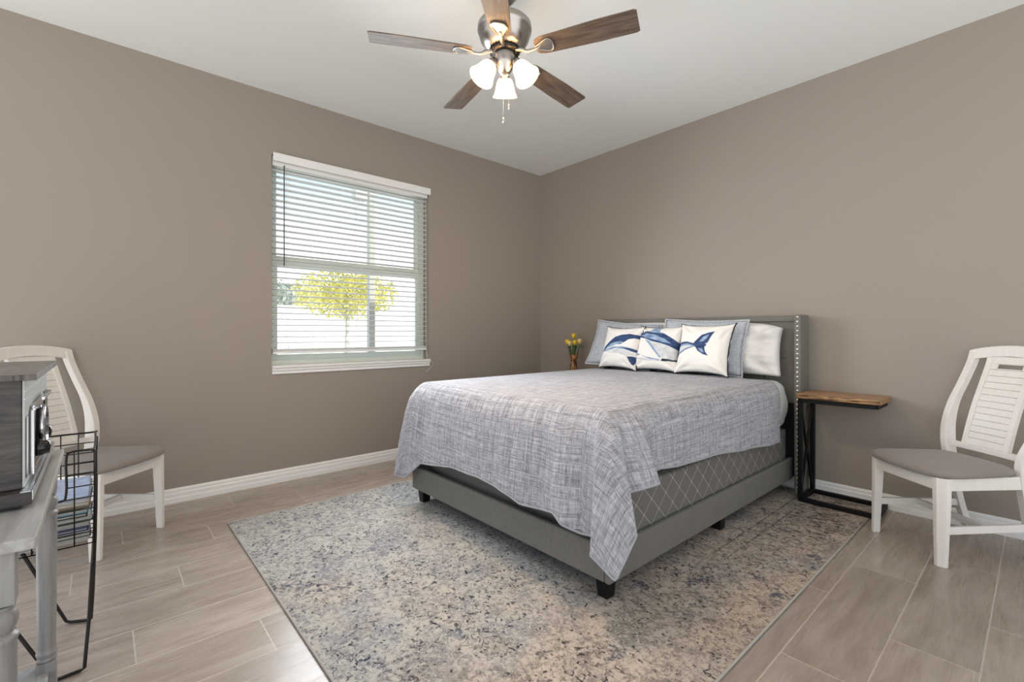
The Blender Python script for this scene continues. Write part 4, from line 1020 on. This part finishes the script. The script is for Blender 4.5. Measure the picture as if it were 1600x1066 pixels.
for k in range(3):
    a = radians(138.6+120*k); Rz = rotm('Z', a)
    til = radians(33)
    base = Rz @ Vector((0.062, 0, fz(2.436)))
    Md = Rz @ rotm('Y', -til)          # local -z axis tilts outwards
    b = MB(); b.tube([Rz @ Vector((0.030, 0, fz(2.44))), Rz @ Vector((0.050, 0, fz(2.441))), base], 0.010, 10)
    b.lathe([(0.010, 0.010), (0.016, 0.006), (0.021, -0.010), (0.025, -0.030), (0.023, -0.038), (0.0001, -0.038)], base, 24, Md)
    b.build('socket', M['nickel'], fan)
    b = MB(); outer = [(0.025, -0.034), (0.035, -0.040), (0.042, -0.056), (0.047, -0.078), (0.053, -0.100), (0.061, -0.117), (0.065, -0.124)]
    inner = [(r-0.003, z+0.001) for r, z in reversed(outer)]
    b.lathe(outer+inner, base, 36, Md, cap=False)
    b.build('lamp_shade', M['shade'], fan)
    ld = bpy.data.lights.new('bulb_light', 'POINT'); ld.energy = 11.0; ld.color = (1.0, 0.66, 0.34); ld.shadow_soft_size = 0.02
    lo = bpy.data.objects.new('bulb_light', ld); COL.objects.link(lo); lo.parent = fan; lo.location = base+(Md @ Vector((0, 0, -0.075)))
for (dx_, dy_, zb) in ((0.012, 0.018, 2.225), (0.004, -0.012, 2.150)):
    b = MB(); b.tube([(dx_, dy_, fz(2.39)), (dx_, dy_, fz(zb+0.012))], 0.0012, 5)
    zz = 2.385
    b.lathe([(0.0001, fz(zb+0.014)), (0.004, fz(zb+0.010)), (0.0055, fz(zb+0.002)), (0.005, fz(zb-0.006)), (0.0065, fz(zb-0.012)), (0.0001, fz(zb-0.018))], (dx_, dy_, 0), 12)
    b.build('pull_chain', M['nail'], fan)

# ------------------------------------------------------------------ console table at the left
TZ = 0.76
ct = thing('console_table', 'grey-washed console table with turned legs at the left edge', 'console table', (2.21, -3.90, 0))
def cb(b, x0, x1, y0, y1, z0, z1): b.box(x0-2.21, x1-2.21, y0+3.90, y1+3.90, z0, z1)
b = MB(); cb(b, 1.832, 2.588, -4.10, -3.718, TZ-0.020, TZ); o = b.build('table_top', M['greywash_x'], ct, 0.003)
b = MB(); cb(b, 1.9025, 2.5395, -3.768, -3.752, TZ-0.075, TZ-0.0205); cb(b, 1.9025, 2.5395, -4.075, -4.058, TZ-0.075, TZ-0.0205)
cb(b, 1.874, 1.890, -4.044, -3.783, TZ-0.075, TZ-0.0205); cb(b, 2.552, 2.568, -4.044, -3.783, TZ-0.075, TZ-0.0205); b.build('apron', M['greywash_x'], ct, 0.002)
for (lx, ly) in ((2.560, -3.762), (1.882, -3.750), (2.560, -4.065), (1.882, -4.065)):
    b = MB(); h_ = 0.020
    b.box(lx-h_-2.21, lx+h_-2.21, ly-h_+3.90, ly+h_+3.90, 0.655, TZ-0.0205)
    b.box(lx-h_-2.21, lx+h_-2.21, ly-h_+3.90, ly+h_+3.90, 0.115, 0.203)
    prof_ = [(0.0001, 0.203), (0.026, 0.204), (0.027, 0.208), (0.024, 0.214), (0.028, 0.220), (0.029, 0.226), (0.024, 0.231), (0.0245, 0.24), (0.0265, 0.40), (0.0275, 0.585), (0.027, 0.592), (0.030, 0.597), (0.030, 0.602), (0.021, 0.607), (0.024, 0.612), (0.029, 0.622), (0.030, 0.632), (0.027, 0.640), (0.022, 0.644), (0.025, 0.648), (0.025, 0.652), (0.0001, 0.6555)]
    prof_ = [(r_*0.76, z_) for r_, z_ in prof_]
    b.lathe(prof_, (lx-2.21, ly+3.90, 0), 28)
    b.lathe([(r_*0.76, z_) for r_, z_ in [(0.0001, 0.001), (0.017, 0.001), (0.026, 0.02), (0.028, 0.045), (0.024, 0.07), (0.017, 0.085), (0.025, 0.10), (0.025, 0.108), (0.0001, 0.116)]], (lx-2.21, ly+3.90, 0), 28)
    b.build('leg', M['greywash'], ct, 0.0012)
b = MB(); cb(b, 1.845, 2.56, -4.085, -3.745, 0.160, 0.178); b.build('shelf', M['greywash_x'], ct, 0.002)

# ------------------------------------------------------------------ retro music centre on the console
rd = thing('record_player', 'charcoal woodgrain tabletop music centre with silver front on the console table', 'record player', (2.15, -3.90, TZ))
def rb(b, x0, x1, y0, y1, z0, z1): b.box(x0-2.15, x1-2.15, y0+3.90, y1+3.90, z0-TZ, z1-TZ)
b = MB(); rb(b, 1.915, 2.385, -4.06, -3.752, 0.792, 0.999); b.build('cabinet', M['radio_wood'], rd, 0.002)
b = MB(); rb(b, 1.885, 2.414, -4.085, -3.730, 0.9995, 1.0105); ld_ = b.build('lid', mat_wood('lid_edge_grain', (0.012, 0.010, 0.009), (0.13, 0.11, 0.095), 'Z', 1.6, 0.45, (0.40, 0.60)), rd, 0.0005)
b = MB(); rb(b, 1.8855, 2.4135, -4.084, -3.7305, 1.0106, 1.0122); b.build('lid_top', mat_wood('lid_woodgrain', (0.10, 0.09, 0.082), (0.19, 0.17, 0.155), 'X', 1.2, 0.35), ld_)
b = MB(); rb(b, 1.885, 2.414, -4.085, -3.7365, 0.768, 0.7915); rb(b, 1.90, 2.40, -4.07, -3.75, TZ+0.0008, 0.768); b.build('plinth', M['radio_wood'], rd, 0.0015)
b = MB(); rb(b, 1.886, 2.413, -3.752, -3.7375, 0.7918, 0.7935); rb(b, 1.886, 2.413, -3.7365, -3.7350, 0.776, 0.7935)
b.build('plinth_trim', M['silver'], rd)
b = MB(); rb(b, 1.918, 2.384, -3.7515, -3.7485, 0.795, 0.998); fp = b.build('front_panel', M['panel'], rd)
def add_fp(name, mat, fn, label=None, bev=0.0):
    b = MB(); fn(b); o = b.build(name, mat, fp, bev)
    if label: o['label'] = label
    return o
add_fp('trim_strip', M['silver'], lambda b: (rb(b, 1.918, 2.384, -3.7485, -3.7478, 0.976, 0.978), rb(b, 1.918, 2.384, -3.7485, -3.7478, 0.961, 0.963)))
add_fp('speaker_grille', M['black_gloss'], lambda b: rb(b, 2.318, 2.368, -3.7485, -3.7475, 0.808, 0.925), bev=0.003)
add_fp('dial_bezel', M['chrome'], lambda b: (rb(b, 2.300, 2.312, -3.7485, -3.7405, 0.800, 0.935), rb(b, 2.05, 2.30, -3.7485, -3.7415, 0.925, 0.940), rb(b, 2.05, 2.30, -3.7485, -3.7415, 0.800, 0.812)), bev=0.003)
add_fp('dial_face', M['black_gloss'], lambda b: rb(b, 2.06, 2.268, -3.7485, -3.7445, 0.813, 0.924))
add_fp('dial_bezel', M['chrome'], lambda b: b.lathe([(0.0, 0), (0.046, 0), (0.046, 0.010), (0.040, 0.013), (0.038, 0.008), (0.0001, 0.008)], (2.16-2.15, -3.7445+3.9, 0.880-TZ), 32, rotm('X', radians(-90))), 'round chrome dial')
for (kx, kz, kl) in ((2.215, 0.838, 0.022), (2.06, 0.848, 0.015)):
    add_fp('knob', M['black_gloss'], lambda b: b.lathe([(0.0001, 0), (0.018, 0), (0.020, 0.004), (0.016, kl*0.6), (0.014, kl), (0.0001, kl+0.002)], (kx-2.15, -3.7465+3.9, kz-TZ), 24, rotm('X', radians(-90))), 'large black control knob')
for k in range(5):
    add_fp('button', M['chrome'], lambda b: rb(b, 2.06+k*0.035, 2.085+k*0.035, -3.7375, -3.731, 0.942, 0.950), bev=0.001)
add_fp('side_glass', M['black_gloss'], lambda b: rb(b, 1.93, 2.0, -3.7485, -3.7455, 0.82, 0.94), bev=0.002)

# ------------------------------------------------------------------ wire basket stand with magazines
bx0, bx1, by0, by1, bz0, bz1 = 1.290, 1.640, -3.845, -3.656, 0.412, 0.711
bs = thing('wire_basket_stand', 'dark wire basket on crossed rod legs beside the console table', 'magazine rack', (1.465, -3.75, 0))
def lp(p): return (p[0]-1.465, p[1]+3.75, p[2])
b = MB()
wr_ = 0.0021
# front and back grids
def nline(a, c): b.tube([lp(a), lp(c)], wr_, 5)
ycut = -3.722
for y in (by0, by1):
    k = bx0
    for i in range(8): x = bx0+(bx1-bx0)*i/7; nline((x, y, bz0), (x, y, bz1))
    for j in range(9): z = bz0+(bz1-bz0)*j/8; nline((bx0, y, z), (bx1, y, z))
for x in (bx0, bx1):
    for i in range(5):
        y = by1+(by0-by1)*i/4
        zt = bz1 if (x == bx0 or y > ycut+0.001) else 0.56
        nline((x, y, bz0), (x, y, zt))
    for j in range(9):
        z = bz0+(bz1-bz0)*j/8
        nline((x, by1, z), (x, by0 if (x == bx0 or z < 0.57) else ycut, z))
for i in range(8): x = bx0+(bx1-bx0)*i/7; nline((x, by1, bz0), (x, by0, bz0))
for j in range(5): y = by1+(by0-by1)*j/4; nline((bx0, y, bz0), (bx1, y, bz0))
b.build('wire_grid', M['wire'], bs)
b = MB()
b.tube([lp(p) for p in spline([(bx1, by0, 0.56), (bx1, ycut-0.02, 0.56), (bx1, ycut, 0.58), (bx1, ycut, 0.69), (bx1, ycut+0.012, bz1), (bx1, by1-0.012, bz1+0.001), (bx1-0.012, by1, bz1), (bx0+0.012, by1, bz1), (bx0, by1-0.012, bz1), (bx0, by0+0.012, bz1), (bx0+0.012, by0, bz1), (bx1-0.01, by0, bz1), (bx1, by0, 0.69), (bx1, by0, 0.56)], 4)], 0.0034, 8)
b.build('rim', M['wire'], bs)
# legs: two rod frames with floor bars
def rod(pts): 
    q = MB(); q.tube([lp(p) for p in pts], 0.0052, 8); return q.build('leg', M['wire'], bs)
rod([(1.600, -3.652, 0.70), (1.590, -3.655, 0.42), (1.345, -3.662, 0.14), (1.296, -3.668, 0.012), (1.292, -3.677, 0.0065), (1.262, -3.728, 0.0065), (1.258, -3.738, 0.013), (1.60, -3.82, 0.41)])
rod([(1.325, -3.652, 0.70), (1.335, -3.655, 0.42), (1.585, -3.670, 0.14), (1.632, -3.680, 0.012), (1.629, -3.690, 0.0065), (1.634, -3.745, 0.0065), (1.634, -3.752, 0.013), (1.62, -3.86, 0.25), (1.34, -3.85, 0.411)])
cols = [('blue and white', (0.40, 0.50, 0.70), 'topmost in the wire basket'), ('cream', (0.68, 0.62, 0.50), 'second from the top in the wire basket'), ('black and orange', (0.50, 0.30, 0.12), 'under the cream one'),
        ('teal', (0.10, 0.27, 0.34), 'fourth from the top'), ('black', (0.02, 0.02, 0.025), 'under the teal one'), ('white', (0.70, 0.70, 0.70), 'in the middle of the pile'),
        ('dark brown', (0.06, 0.035, 0.03), 'under the middle white one'), ('grey', (0.40, 0.40, 0.42), 'in the lower half of the pile'), ('navy', (0.03, 0.04, 0.12), 'in the lower half of the pile'),
        ('pale grey', (0.55, 0.55, 0.55), 'third from the bottom of the pile'), ('charcoal', (0.10, 0.10, 0.10), 'second from the bottom of the pile'), ('silver', (0.5, 0.5, 0.48), 'at the bottom of the wire basket')]
z = 0.4155
random.seed(21)
M['paper'] = plain('page_edges', (0.40, 0.385, 0.36), 0.8, var=0.15, vscale=300)
for k, (cn, cc, where) in enumerate(reversed(cols)):
    th = random.uniform(0.005, 0.011)
    a = random.uniform(-0.05, 0.05); sag = 0.012*random.random()
    t = thing('magazine', '%s magazine %s' % (cn, where), 'magazine', (1.465+random.uniform(-0.01, 0.01), -3.75+random.uniform(-0.002, 0.002), z), a, 'magazines in the wire basket')
    hx, hy = 0.145, 0.082
    def wav(x, k=k): return 0.0018*sin(x*22+k)
    b = MB(); n = 12; vs = []; fs = []
    for i in range(n+1):
        x = -hx+0.003+(2*hx-0.006)*i/n
        for (yy, zz) in ((-hy+0.003, 0.001), (hy-0.003, 0.001), (hy-0.003, th-0.001), (-hy+0.003, th-0.001)): vs.append((x, yy, zz+0.0018))
    for i in range(n):
        for q_ in range(4): fs.append((i*4+q_, i*4+(q_+1) % 4, (i+1)*4+(q_+1) % 4, (i+1)*4+q_))
    fs += [(0, 1, 2, 3), tuple(n*4+q_ for q_ in range(4))]
    b.add(vs, fs); b.build('pages', M['paper'], t)
    m_ = plain('cover_'+cn.replace(' ', '_'), cc, 0.25, var=0.35, vscale=30)
    b = MB(); b.box(-hx, hx, -hy, hy, 0.0, 0.0026); b.box(-hx, hx, -hy, hy, th+0.001, th+0.0032)
    b.box(-hx, hx, hy-0.0012, hy+0.0008, 0, th+0.0032)
    b.build('cover', m_, t)
    z += th+0.0042

bpy.context.view_layer.update()
